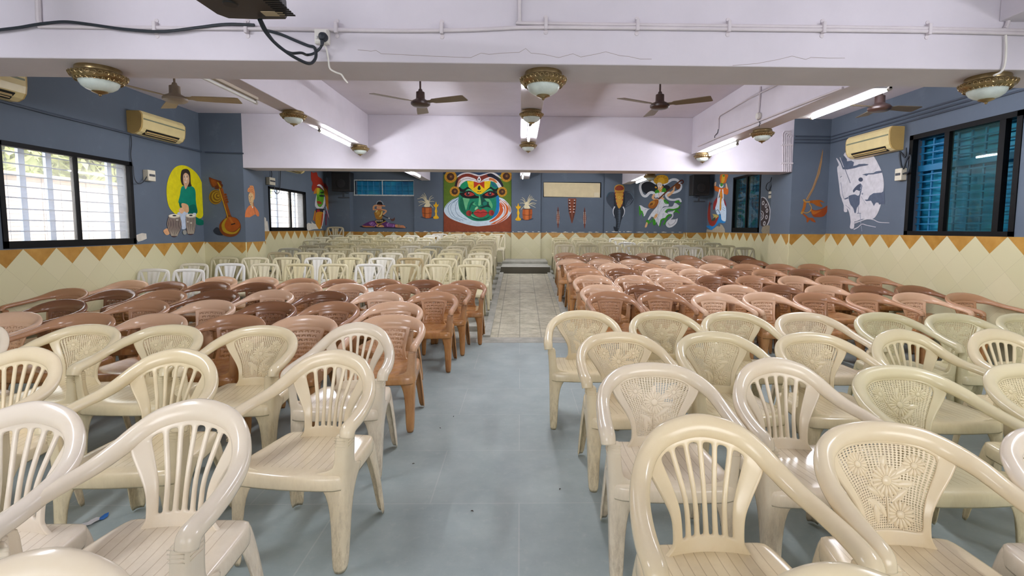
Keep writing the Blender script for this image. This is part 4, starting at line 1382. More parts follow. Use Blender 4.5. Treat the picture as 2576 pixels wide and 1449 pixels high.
m.S((156, 108, 40), [(490, 760), (560, 680), (720, 690), (740, 800), (710, 940), (600, 960), (530, 920), (500, 830)]); m.S((186, 140, 60), [(560, 740), (640, 720), (640, 800), (560, 820)]); m.line((206, 196, 120), [(720, 720), (690, 830), (640, 880)], 34)
m.S((206, 200, 140), [(520, 750), (560, 690), (590, 690), (550, 750)])
m.S((196, 146, 108), [(560, 590), (620, 560), (700, 580), (700, 640), (630, 680), (570, 640)]); m.S((26, 22, 24), [(560, 520), (600, 440), (690, 440), (730, 520), (720, 540), (570, 540)])
m.line((150, 162, 172), [(545, 520), (580, 440), (650, 420), (720, 450), (755, 520)], 26)
m.line((190, 150, 132), [(660, 400), (660, 440)], 26, smooth=False)
m.line((202, 148, 106), [(475, 690), (470, 590), (530, 550), (660, 550), (810, 565)], 60, 34); m.line((202, 148, 106), [(500, 680), (620, 660), (760, 680), (840, 710), (800, 770), (740, 820)], 40, 46)
m.line((170, 50, 52), [(600, 540), (730, 545)], 14, smooth=False); m.line((170, 50, 52), [(540, 660), (690, 665)], 14, smooth=False)
m.line((32, 24, 28), [(720, 830), (800, 880), (900, 915), (960, 930)], 26, 14); m.ell((220, 210, 190), 925, 925, 26, 12, 14)
m.S((92, 60, 50), [(960, 930), (1000, 950), (1060, 930), (1080, 900), (1095, 950), (1060, 1005), (990, 1000)])
m.done()


def pot(m, X, s, pal=(168, 84, 36)):
    """pot with pale drooping leaves and a yellow oil lamp; X maps drawn coordinates, s = +1 keeps, -1 mirrors"""
    f = lambda pts: [(X + s * x, y) for x, y in pts]
    m.S((64, 70, 82), f([(-40, 880), (100, 940), (320, 920), (300, 880)]))
    m.poly(pal, f([(0, 600), (275, 600), (290, 740), (270, 890), (210, 925), (120, 925), (20, 880), (-5, 740)]))
    m.poly((196, 108, 52), f([(110, 610), (200, 610), (200, 915), (115, 915)]))
    m.line((92, 56, 30), f([(75, 600), (75, 910)]), 16, smooth=False); m.line((92, 56, 30), f([(5, 770), (140, 785), (280, 770)]), 14)
    m.line((92, 56, 30), f([(0, 605), (140, 615), (275, 605)]), 14)
    pale = (216, 206, 168)
    for k, e in enumerate([((-140, 360), (20, 330)), ((-120, 440), (0, 420)), ((-100, 560), (20, 500)), ((-20, 250), (80, 320)), ((60, 180), (120, 300)), ((300, 260), (230, 320)), ((340, 320), (260, 350)), ((360, 430), (260, 430)), ((330, 620), (260, 540)), ((-60, 300), (60, 330)), ((10, 215), (90, 300)), ((-90, 470), (10, 450))]):
        m.line(pale, f([(130, 580), (150 + (e[1][0] - 130) * 0.3, 480), e[1], e[0]]), 20, 9)
    m.S((222, 212, 176), f([(60, 580), (120, 470), (160, 380), (210, 470), (230, 580)]))
    Y1, Y2 = (226, 172, 20), (240, 204, 70)
    m.S(Y1, f([(330, 500), (350, 530), (390, 500), (410, 430), (430, 500), (460, 530), (490, 500), (470, 570), (430, 600), (390, 600), (350, 570)]))
    m.poly(Y1, f([(385, 590), (440, 590), (430, 640), (450, 720), (430, 790), (450, 850), (480, 880), (500, 920), (450, 945), (370, 945), (325, 920), (340, 880), (380, 850), (390, 790), (370, 720), (395, 640)]))
    m.line(Y2, f([(410, 640), (400, 720), (410, 800), (400, 900)]), 16)


m = Mural('pot_mural', 'mural of a leafy pot and oil lamp beside the small high window', (900, 470, 11.71), ('y', YF - 0.064)); pot(m, 1895, 1); m.done()
m = Mural('pot_mural', 'mural of oil lamp and leafy pot between painted face and boarded opening', (1288.3, 474.4, 11.71), ('y', YF - 0.064)); pot(m, 590, -1); m.done()

# three pointed wooden shapes below the boarded opening
def spike(cx, cy, hw, hh, y0, label, wide=False):
    m = Mural('ornament_mural', label, (1290, 430, 8.525), ('y', YF - 0.004), group='pointed brown ornaments painted below the boarded opening')
    if wide:
        m.poly((128, 66, 42), [(1185, 590), (1362, 590), (1350, 780), (1335, 900), (1275, 1120), (1262, 1120), (1205, 900), (1190, 780)])
        m.poly((92, 50, 36), [(1210, 900), (1335, 900), (1270, 1118)]); m.poly((140, 84, 62), [(1255, 900), (1285, 900), (1270, 1110)])
        for y in (650, 720, 790, 855):
            for x in (1210, 1325):
                m.ell((60, 34, 28), x, y, 15, 22)
        for y in (628, 690, 760, 822, 880):
            for x in (1214, 1326):
                q = x + (1270 - x) * (y - 600) / 700
                m.poly((226, 222, 216), [(q - 15, y - 12), (q, y - 3), (q + 15, y - 12), (q + 13, y + 9), (q - 13, y + 9)])
    else:
        m.S((116, 62, 46), [(cx, cy - hh), (cx + hw * 0.55, cy - hh * 0.5), (cx + hw, cy), (cx + hw * 0.55, cy + hh * 0.5), (cx, cy + hh), (cx - hw * 0.55, cy + hh * 0.5), (cx - hw, cy), (cx - hw * 0.55, cy - hh * 0.5)])
        m.S((74, 38, 30), [(cx, cy - hh * 0.95), (cx + 8, cy - hh * 0.4), (cx, cy - hh * 0.3), (cx - 8, cy - hh * 0.4)])
        for i in range(12):
            y = cy - hh * 0.52 + i * hh * 1.02 / 11
            for s in (-1, 1):
                m.ell((222, 206, 190), cx + s * 17, y, 9, 6, n=8)
    m.done()


spike(970, 1000, 36, 232, 0, 'narrow brown spindle painted on the face side of the broad spike')
spike(1270, 0, 0, 0, 0, 'broad brown spike painted directly below the boarded opening', True)
spike(1540, 1010, 36, 232, 0, 'narrow brown spindle painted between the broad spike and the elephant')

# drummer on the window wall
m = Mural('drummer_mural', 'mural of a green shirted drummer before a yellow disc on the window wall', (400, 400, 6.588), ('x', XL + 0.003))
m.S((214, 202, 10), [(400, 104), (280, 130), (190, 240), (130, 430), (130, 640), (170, 800), (260, 905), (360, 960), (480, 960), (680, 985), (740, 900), (775, 700), (765, 560), (720, 420), (640, 260), (520, 150)])
m.S((0, 104, 82), [(600, 960), (660, 985), (750, 1030), (730, 1090), (650, 1095), (610, 1060)])
m.S((0, 128, 104), [(370, 470), (420, 445), (540, 450), (600, 520), (610, 700), (630, 900), (520, 910), (440, 900), (480, 790), (380, 740), (320, 720), (345, 600)])
m.S((0, 100, 84), [(500, 780), (600, 760), (630, 900), (460, 905)]); m.S((0, 92, 76), [(330, 720), (380, 740), (375, 810), (345, 800)])
m.S((190, 204, 222), [(300, 900), (430, 870), (480, 900), (440, 1000), (450, 1140), (380, 1160), (370, 1060)]); m.S((196, 208, 222), [(560, 900), (610, 900), (610, 960), (570, 950)])
m.S((48, 38, 30), [(355, 320), (370, 200), (420, 165), (480, 175), (515, 240), (525, 400), (540, 440), (490, 460), (400, 440), (370, 400)])
m.S((206, 164, 128), [(400, 270), (440, 230), (490, 270), (500, 370), (480, 430), (440, 500), (415, 440), (400, 370)])
m.S((226, 200, 170), [(415, 290), (450, 260), (470, 330), (440, 360)])
for x in (418, 462):
    m.ell((50, 36, 30), x, 298, 10, 6)
m.line((90, 60, 46), [(415, 282), (432, 280)], 6, smooth=False); m.line((90, 60, 46), [(448, 282), (474, 282)], 6, smooth=False)
m.S((236, 232, 226), [(425, 372), (450, 378), (462, 368), (448, 390), (432, 388)]); m.line((150, 110, 84), [(440, 300), (434, 340), (446, 346)], 5)
m.S((214, 166, 122), [(370, 740), (420, 735), (480, 770), (490, 870), (440, 885), (380, 800)]); m.S((222, 176, 136), [(335, 820), (390, 810), (410, 870), (370, 905), (330, 870)])
m.S((212, 160, 116), [(70, 1190), (130, 1150), (180, 1200), (160, 1250), (110, 1255)]); m.line((180, 126, 90), [(90, 1210), (130, 1200)], 5, smooth=False)
def drum(m, cx, top, w, wm, wb, h):
    m.poly((74, 56, 58), crom([(cx - w, top), (cx - wm, top + h * 0.45), (cx - wb, top + h), (cx + wb, top + h), (cx + wm, top + h * 0.45), (cx + w, top)], 4))
    for i in range(9):
        t = -1 + 2 * (i + 0.5) / 9
        m.line((186, 176, 156), [(cx + t * w, top + 10), (cx + t * wm, top + h * 0.45), (cx + t * wb, top + h)], 8)
    m.ell((206, 196, 174), cx, top, w + 6, 34); m.ell((230, 224, 206), cx, top - 6, w - 8, 24); m.ell((24, 32, 38), cx, top - 6, w * 0.36, 12)
drum(m, 250, 945, 92, 122, 50, 330); drum(m, 522, 940, 82, 82, 52, 300)
for x, y in ((295, 1010), (470, 1040), (525, 1060)):
    m.ell((196, 190, 176), x, y, 16, 12)
m.ell((150, 150, 142), 420, 1215, 34, 38)
m.done()

# lute on the pillar
m = Mural('lute_mural', 'mural of an ochre long necked lute on the window-side pillar', (400, 400, 6.588), ('y', 8.326))
m.S((44, 50, 58), [(900, 1180), (960, 1130), (1020, 1180), (1060, 1260), (980, 1260), (920, 1230)])
m.S((112, 52, 16), [(830, 305), (880, 320), (970, 350), (1030, 370), (1040, 420), (1050, 470), (980, 500), (930, 460), (890, 470), (850, 400)]); m.S((140, 72, 20), [(860, 340), (940, 360), (960, 420), (900, 450)])
for x, y in ((1010, 390), (1030, 440), (950, 470)):
    m.ell((96, 46, 16), x, y, 30)
m.ell((150, 112, 22), 940, 630, 112, 122); 
for k, r in enumerate((100, 84, 68, 52, 36, 20)):
    m.ell(((116, 80, 16), (168, 132, 26))[k % 2], 940 + (112 - r) * 0.5, 630 - (112 - r) * 0.25, r, r * 1.08)
m.poly((120, 60, 16), [(990, 485), (1050, 480), (1190, 930), (1230, 980), (1100, 990), (1120, 930)]); m.poly((172, 132, 20), [(960, 380), (985, 385), (1040, 470), (1010, 480)])
m.line((200, 160, 30), [(1000, 490), (1135, 940), (1130, 1000)], 12)
for i in range(22):
    t = i / 21
    m.line((176, 96, 24), [(1025 + 120 * t, 500 + 420 * t), (1065 + 125 * t, 495 + 420 * t)], 9, smooth=False)
for i in range(4):
    m.ell((126, 60, 18), 1105 + i * 10, 590 + i * 40, 22, 18)
m.S((118, 58, 14), [(1120, 980), (1060, 1010), (1005, 1090), (1010, 1180), (1070, 1260), (1180, 1290), (1290, 1260), (1350, 1170), (1355, 1080), (1300, 990), (1210, 960)])
m.S((168, 136, 24), [(1110, 985), (1070, 1030), (1040, 1100), (1070, 1200), (1180, 1245), (1290, 1225), (1345, 1140), (1250, 1210), (1140, 1190), (1090, 1110), (1110, 1030), (1135, 985)])
m.S((158, 78, 16), [(1150, 975), (1110, 1030), (1090, 1110), (1140, 1185), (1240, 1200), (1320, 1140), (1345, 1080), (1290, 995), (1210, 965)])
for k in (0, 14, 28):
    m.line((186, 120, 40), [(1150 + k, 960), (1215 + k, 1070)], 4, smooth=False)
m.poly((30, 22, 16), [(1195, 1078), (1265, 1060), (1268, 1078), (1200, 1096)])
m.done()

# turbaned figure on the pillar's side
m = Mural('turbaned_figure_mural', 'mural of an orange robed turbaned figure on the pillar side, left unfinished below', (610, 420, 8.048), ('x', -4.517))
OR = (204, 116, 62)
m.S(OR, [(50, 1010), (70, 880), (130, 790), (200, 770), (280, 840), (330, 920), (335, 990), (300, 1000), (260, 960), (200, 990), (140, 1020), (90, 1015)])
m.S((202, 132, 78), [(105, 500), (110, 440), (150, 400), (140, 380), (210, 380), (230, 430), (250, 530), (245, 640), (225, 660), (210, 560), (160, 520)])
m.S((202, 168, 118), [(125, 560), (160, 520), (215, 560), (225, 650), (210, 740), (170, 770), (135, 700), (122, 630)]); m.S((196, 160, 112), [(165, 740), (210, 730), (215, 800), (175, 800)])
for pts in ([(115, 480), (160, 450), (220, 470)], [(118, 510), (170, 480), (230, 520)], [(140, 420), (190, 410), (222, 440)]):
    m.line((150, 84, 44), pts, 7)
m.line((70, 46, 30), [(128, 600), (150, 606)], 9, smooth=False); m.line((70, 46, 30), [(172, 606), (196, 602)], 9, smooth=False); m.line((110, 70, 46), [(158, 610), (150, 670), (165, 680)], 6); m.line((130, 60, 44), [(145, 715), (180, 712)], 9, smooth=False)
m.line((150, 90, 52), [(215, 720), (230, 830), (260, 950)], 20, 10); m.S((226, 222, 214), [(190, 810), (215, 800), (205, 835)])
m.done()

# masked dancer on the window wall's far part
m = Mural('masked_dancer_mural', 'tall narrow mural of a green faced masked dancer with a red plume, window wall', (610, 420, 8.048), ('x', XL + 0.003))
RD = (156, 46, 28)
m.S(RD, [(1390, 100), (1430, 120), (1500, 110), (1530, 190), (1600, 240), (1640, 330), (1740, 420), (1790, 600), (1740, 640), (1690, 560), (1660, 430), (1560, 350), (1500, 420), (1430, 500), (1400, 420), (1420, 330), (1390, 250)])
m.S((112, 40, 44), [(1660, 320), (1720, 400), (1760, 560), (1700, 500)])
m.S((186, 116, 30), [(1440, 540), (1500, 420), (1680, 430), (1740, 600), (1760, 800), (1740, 880), (1690, 760), (1660, 560), (1480, 540)])
m.S((206, 204, 204), [(1500, 560), (1465, 760), (1500, 830), (1570, 855), (1640, 830), (1675, 720), (1660, 590), (1640, 620), (1630, 740), (1590, 800), (1540, 800), (1510, 740), (1520, 600)])
m.S((92, 158, 34), [(1510, 460), (1560, 420), (1640, 470), (1650, 600), (1630, 730), (1590, 805), (1540, 800), (1505, 720), (1500, 600)])
m.S((196, 176, 40), [(1505, 440), (1550, 420), (1560, 480), (1530, 560), (1510, 520)])
m.S((216, 210, 212), [(1515, 365), (1560, 350), (1620, 400), (1655, 480), (1620, 450), (1560, 390), (1515, 385)]); m.S((120, 30, 46), [(1515, 390), (1560, 395), (1610, 440), (1640, 490), (1580, 440), (1515, 415)])
m.S((26, 44, 34), [(1550, 580), (1600, 560), (1670, 590), (1620, 605), (1570, 600)]); m.S((40, 70, 30), [(1575, 510), (1640, 500), (1640, 530), (1590, 540)]); m.S((162, 50, 34), [(1505, 700), (1550, 690), (1600, 720), (1590, 750), (1530, 745)]); m.line((30, 60, 24), [(1530, 600), (1528, 650), (1545, 665)], 8)
m.S((40, 38, 44), [(1490, 850), (1640, 850), (1660, 920), (1500, 920)]); m.ell((150, 30, 50), 1535, 890, 34)
m.S((190, 130, 26), [(1500, 920), (1630, 920), (1640, 1040), (1600, 1190), (1550, 1260), (1480, 1150), (1470, 1040)]); m.S((176, 74, 34), [(1610, 940), (1640, 1000), (1610, 1150), (1580, 1180)])
m.line((208, 206, 208), [(1650, 880), (1640, 1020), (1610, 1200)], 26, 14); m.line((120, 34, 62), [(1700, 880), (1740, 1000), (1780, 1160)], 40, 20); m.line((212, 206, 206), [(1690, 800), (1730, 960), (1760, 1080)], 14, 8); m.line((120, 40, 60), [(1690, 950), (1690, 1180)], 26, 18); m.line((180, 80, 70), [(1480, 900), (1450, 1100)], 14)
m.line((196, 140, 30), [(1470, 880), (1430, 1080)], 16)
m.done()

# shutter wall, far part
m = Mural('boat_figure_mural', 'mural of a saffron figure standing in a curved boat on the shutter wall', (1760, 430, 7.576), ('x', XR - 0.003))
m.S((40, 130, 196), [(110, 1040), (200, 1040), (330, 960), (360, 860), (420, 600), (480, 620), (510, 760), (490, 980), (380, 990), (320, 1050), (220, 1130), (180, 1100)])
m.S((206, 224, 240), [(300, 700), (340, 560), (400, 500), (470, 580), (505, 720), (505, 880), (490, 960), (420, 930), (400, 820), (340, 830)])
m.S((150, 54, 40), [(195, 580), (160, 740), (155, 900), (190, 1020), (250, 1055), (310, 1000), (370, 860), (300, 920), (240, 950), (205, 860), (205, 700)])
m.S((150, 46, 44), [(260, 740), (270, 600), (340, 500), (330, 600), (290, 720)]); m.S((140, 46, 52), [(460, 540), (490, 580), (510, 680), (480, 640)])
m.S((196, 172, 96), [(250, 820), (360, 850), (330, 890), (240, 950), (270, 870)]); m.S((60, 78, 60), [(230, 930), (300, 880), (290, 940), (240, 955)])
m.S((204, 104, 34), [(275, 310), (290, 280), (380, 320), (450, 330), (530, 300), (550, 400), (520, 455), (460, 440), (420, 560), (410, 730), (385, 740), (390, 500), (350, 400), (300, 380)])
m.line((222, 222, 224), [(390, 350), (350, 520), (340, 700)], 26, 14); m.line((222, 222, 224), [(440, 350), (450, 500), (440, 620)], 26, 14); m.line((216, 150, 40), [(415, 400), (400, 560), (395, 740)], 26)
m.S((204, 110, 40), [(400, 70), (540, 70), (520, 160), (490, 230), (400, 230)]); m.S((214, 170, 50), [(430, 80), (480, 90), (470, 200), (420, 230)]); m.S((80, 140, 60), [(440, 78), (480, 80), (470, 110), (445, 104)])
m.ell((222, 222, 224), 415, 280, 40, 42); m.ell((70, 150, 60), 420, 262, 28, 34)
m.S((222, 182, 150), [(275, 280), (290, 220), (318, 215), (310, 280)]); m.S((222, 182, 150), [(500, 240), (520, 250), (535, 340), (505, 320)])
m.line((50, 56, 70), [(320, 760), (350, 740), (380, 790), (400, 850)], 9); m.line((90, 130, 160), [(430, 720), (480, 760)], 6); m.line((90, 130, 160), [(440, 690), (490, 720)], 6)
m.done()
m = Mural('shield_mural', 'mural of half a round shield with white ovals behind the shuttered window', (1760, 430, 7.576), ('x', XR - 0.003))
m.line((206, 204, 210), [(1180, 505), (1250, 520), (1310, 620), (1345, 760), (1330, 930), (1290, 1030)], 20)
m.S((62, 48, 48), [(1180, 525), (1240, 535), (1300, 630), (1325, 760), (1310, 930), (1270, 1030), (1170, 1040), (1172, 800)])
for x, y in ((1213, 610), (1268, 665), (1285, 757), (1275, 880), (1235, 1000)):
    m.ell((206, 204, 206), x, y, 23, 42, 8); m.ell((70, 56, 56), x, y, 11, 26, 8)
m.line((206, 204, 206), [(1172, 760), (1210, 790), (1215, 880), (1172, 940)], 12); m.line((206, 204, 206), [(1174, 800), (1192, 850), (1172, 905)], 9)
m.line((206, 206, 210), [(1425, 890), (1380, 940), (1350, 1030)], 9); m.line((206, 206, 210), [(1415, 950), (1390, 1000), (1378, 1030)], 7)
m.done()
m = Mural('bearded_figure_mural', 'mural of a bearded man in white cap and saffron shawl on the shutter wall', (1760, 430, 7.576), ('x', XR - 0.003))
m.S((98, 74, 84), [(1475, 560), (1490, 400), (1560, 320), (1680, 260), (1740, 260), (1770, 420), (1760, 620), (1700, 680), (1500, 680)])
m.S((210, 132, 44), [(1470, 800), (1500, 720), (1560, 650), (1680, 620), (1740, 710), (1755, 790), (1700, 890), (1500, 880)])
m.S((202, 206, 204), [(1490, 910), (1530, 800), (1560, 680), (1650, 680), (1690, 800), (1690, 900), (1600, 915)])
m.S((188, 176, 150), [(1555, 470), (1590, 410), (1660, 430), (1670, 530), (1650, 600), (1580, 610), (1545, 560)]); m.S((86, 92, 104), [(1545, 560), (1590, 590), (1610, 560), (1650, 580), (1660, 620), (1630, 660), (1570, 640)])
m.S((204, 206, 196), [(1540, 520), (1540, 400), (1590, 340), (1640, 345), (1670, 420), (1610, 410), (1570, 460), (1555, 540)]); m.line((44, 42, 46), [(1560, 480), (1590, 420), (1665, 430)], 9)
m.line((50, 44, 46), [(1585, 490), (1605, 486)], 9, smooth=False); m.line((50, 44, 46), [(1630, 488), (1655, 486)], 9, smooth=False); m.line((50, 44, 46), [(1595, 560), (1625, 545), (1652, 560)], 12); m.line((56, 60, 66), [(1560, 740), (1590, 800), (1640, 760)], 8); m.line((56, 60, 66), [(1540, 760), (1560, 890)], 8)
m.done()
m = Mural('sword_mural', 'mural of a long sword with ochre sash on the shutter-side pillar', (1760, 430, 7.576), ('y', 8.326))
m.poly((164, 130, 92), [(2060, 560), (2020, 545), (2140, 330), (2230, 80), (2290, -160), (2345, -420), (2352, -370), (2330, -160), (2290, 50), (2180, 340)])
m.line((120, 88, 58), [(2045, 550), (2170, 330), (2260, 60), (2345, -400)], 9, 4)
m.S((160, 88, 22), [(2060, 580), (2160, 560), (2300, 555), (2380, 605), (2290, 590), (2340, 680), (2240, 670), (2160, 620), (2080, 610)]); m.S((150, 66, 20), [(2110, 720), (2200, 750), (2330, 720), (2460, 650), (2440, 750), (2370, 860), (2250, 880), (2160, 860)]); m.S((176, 98, 26), [(2120, 740), (2200, 770), (2320, 750), (2250, 800), (2160, 830)])
m.S((156, 76, 22), [(1950, 810), (2010, 830), (2080, 890), (2160, 900), (2210, 980), (2140, 960), (2100, 930), (2060, 980), (2040, 970), (2030, 900)])
m.line((170, 100, 28), [(2010, 590), (1990, 700), (1950, 800)], 56, 44); m.line((176, 130, 62), [(1975, 555), (2030, 590), (2100, 590)], 26); m.line((180, 140, 70), [(2090, 620), (2130, 700), (2100, 770), (2030, 800), (1960, 780)], 16); m.ell((176, 140, 70), 1945, 800, 20, 24); m.ell((176, 136, 66), 1990, 560, 22)
m.done()
m = Mural('rider_mural', 'white mural of a rider on a rearing horse against a full moon, shutter wall', (2080, 370, 6.3), ('x', XR - 0.003))
WM, SL = (204, 202, 206), (84, 94, 112)
m.S(WM, [(270, 120), (340, 80), (500, 100), (680, 80), (760, 170), (830, 300), (880, 420), (905, 580), (890, 720), (860, 900), (800, 1060), (720, 1140), (560, 1140), (440, 1180), (380, 1100), (350, 1000), (260, 860), (215, 760), (200, 640), (180, 480), (165, 330), (190, 280), (150, 180), (175, 190), (220, 260), (260, 350)])
m.poly(SL, [(225, 250), (270, 130), (320, 190), (320, 225), (390, 215), (432, 240), (420, 300), (470, 290), (510, 270), (600, 265), (668, 275), (640, 290), (520, 310), (440, 335), (380, 345), (330, 355), (262, 352)])
m.poly(SL, [(560, 440), (620, 420), (740, 410), (780, 385), (880, 372), (880, 405), (800, 420), (740, 432), (660, 435), (630, 458), (600, 445)])
m.poly(SL, [(910, 690), (870, 720), (740, 730), (680, 770), (650, 830), (595, 835), (630, 858), (700, 850), (730, 900), (745, 935), (780, 880), (815, 880), (830, 910), (920, 905)])
m.S(SL, [(345, 800), (360, 770), (440, 750), (500, 770), (525, 720), (515, 600), (540, 580), (560, 640), (525, 800), (520, 900), (480, 960), (460, 1040), (440, 1040), (420, 970), (370, 900)])
m.ell((66, 74, 92), 538, 515, 36, 34); m.S((70, 78, 96), [(415, 690), (440, 650), (490, 600), (530, 590), (525, 690), (470, 680), (430, 720)])
for x, y in ((555, 620), (545, 690), (565, 740), (540, 650)):
    m.ell((130, 136, 152), x, y, 13, 16)
m.line(SL, [(215, 165), (290, 350), (375, 570)], 9); m.line(WM, [(210, 165), (270, 320)], 9); m.line(SL, [(215, 480), (240, 460)], 9, smooth=False); m.line((120, 126, 144), [(225, 560), (250, 740), (275, 830), (265, 910)], 7)
m.poly(SL, [(265, 825), (340, 790), (345, 815), (280, 835)]); m.S(WM, [(240, 820), (300, 840), (380, 950), (440, 1040), (440, 1180), (430, 1285), (370, 1280), (380, 1180), (360, 1050), (320, 970), (325, 1025), (275, 1020), (270, 920)])
m.line((120, 126, 144), [(300, 920), (375, 985)], 6, smooth=False); m.line((110, 116, 134), [(480, 1050), (545, 1050)], 9, smooth=False); m.line((110, 116, 134), [(500, 930), (505, 1050)], 7, smooth=False); m.line((140, 146, 160), [(545, 780), (625, 905)], 6, smooth=False)
m.line(WM, [(440, 1205), (540, 1170), (640, 1140), (740, 1150), (830, 1190), (995, 1200)], 18, 8); m.line(WM, [(430, 1305), (500, 1270), (560, 1220), (640, 1240), (780, 1268)], 14, 9); m.line((150, 156, 170), [(530, 1060), (545, 1220), (560, 1335)], 12, 6)
m.done()

# worn places where the paint has peeled off
def peel(label, crop, plane, pts, rgb=(206, 200, 186)):
    m = Mural('peeling_patch', label, crop, plane, cat='peeling paint', group='patches of peeling paint')
    m.poly(rgb, pts)
    m.done()


peel('pale peeled patch between the pillar and the smaller bright window', (610, 420, 8.048), ('x', XL + 0.003), [(372, 1100), (420, 1050), (450, 1015), (475, 1040), (480, 1100), (505, 1090), (520, 1180), (530, 1270), (540, 1300), (420, 1300), (380, 1270)])
peel('pale peeled patch below the masked dancer mural', (610, 420, 8.048), ('x', XL + 0.003), [(1300, 1160), (1330, 1130), (1400, 1150), (1395, 1095), (1420, 1130), (1470, 1160), (1500, 1140), (1520, 1200), (1600, 1180), (1610, 1250), (1450, 1260), (1330, 1290), (1300, 1250)])
peel('pale peeled patch by the lower corner of the big bright window', (0, 350, 3.915), ('x', XL + 0.003), [(1340, 945), (1380, 930), (1400, 925), (1440, 930), (1445, 980), (1400, 1000), (1360, 1010), (1345, 990)])
peel('grey crumbled patch below the boat mural', (1760, 430, 7.576), ('x', XR - 0.003), [(120, 1160), (140, 1110), (230, 1130), (330, 1050), (390, 1060), (400, 1010), (440, 1040), (480, 1110), (485, 1175), (300, 1170)], (170, 158, 138))
peel('brown crumbled patch below the shield mural', (1760, 430, 7.576), ('x', XR - 0.003), [(1175, 1140), (1200, 1060), (1290, 1030), (1390, 1060), (1410, 1120), (1370, 1190), (1200, 1195)], (150, 138, 116))
m = Mural('peeling_patch', 'row of small white chips just above the tiles on the far wall', (800, 400, 2.862), ('y', YF - 0.063), cat='peeling paint', group='patches of peeling paint')
rnd = random.Random(5)
for a, b in ((695, 900), (1400, 1600), (2070, 2270)):
    x = a
    while x < b:
        w = rnd.uniform(8, 52)
        m.poly((212, 210, 204), [(x, 523 + rnd.uniform(-2, 1)), (x + w * 0.4, 521 + rnd.uniform(-3, 1)), (x + w * 0.7, 522.5), (x + w, 523), (x + w * 0.8, 526), (x + w * 0.5, 525), (x + w * 0.3, 526.5)])
        x += w + rnd.uniform(4, 26)
m.done()
m = Mural('peeling_patch', 'scattered white chips above the tiles between the pilasters of the far wall', (800, 400, 2.862), ('y', YF - 0.003), cat='peeling paint', group='patches of peeling paint')
for a, b in ((330, 560), (920, 1380), (1640, 2050), (2290, 2600)):
    x = a
    while x < b:
        w = rnd.uniform(8, 60)
        m.poly((212, 210, 200), [(x, 526 + rnd.uniform(-2, 1)), (x + w * 0.4, 524 + rnd.uniform(-3, 1)), (x + w * 0.7, 525.5), (x + w, 526), (x + w * 0.8, 529), (x + w * 0.5, 528), (x + w * 0.3, 529)])
        x += w + rnd.uniform(6, 40)
m.done()

m = Mural('plaster_crack', 'long hairline crack in the plaster along the middle of the first cross beam', (900, 0, 3.03), ('y', B1[0]), cat='crack', group='cracks in the first cross beam')
m.line((158, 146, 142), [(0, 380), (100, 390), (140, 385), (180, 410), (300, 415), (600, 430), (860, 440), (940, 405), (1000, 415), (1100, 405), (1230, 400), (1280, 370), (1320, 405), (1420, 415), (1530, 440), (1640, 410), (1700, 435), (1830, 410), (1890, 395), (2000, 425), (2060, 430), (2150, 450), (2240, 450)], 3.5, smooth=False)
m.done()
m = Mural('plaster_crack', 'shorter hairline crack in the plaster of the first cross beam, shutter side', (1700, 0, 2.94), ('y', B1[0]), cat='crack', group='cracks in the first cross beam')
m.line((158, 146, 142), [(420, 485), (600, 470), (760, 440), (860, 415), (960, 440), (1000, 425), (1130, 430), (1250, 430)], 3.5, smooth=False)
m.done()

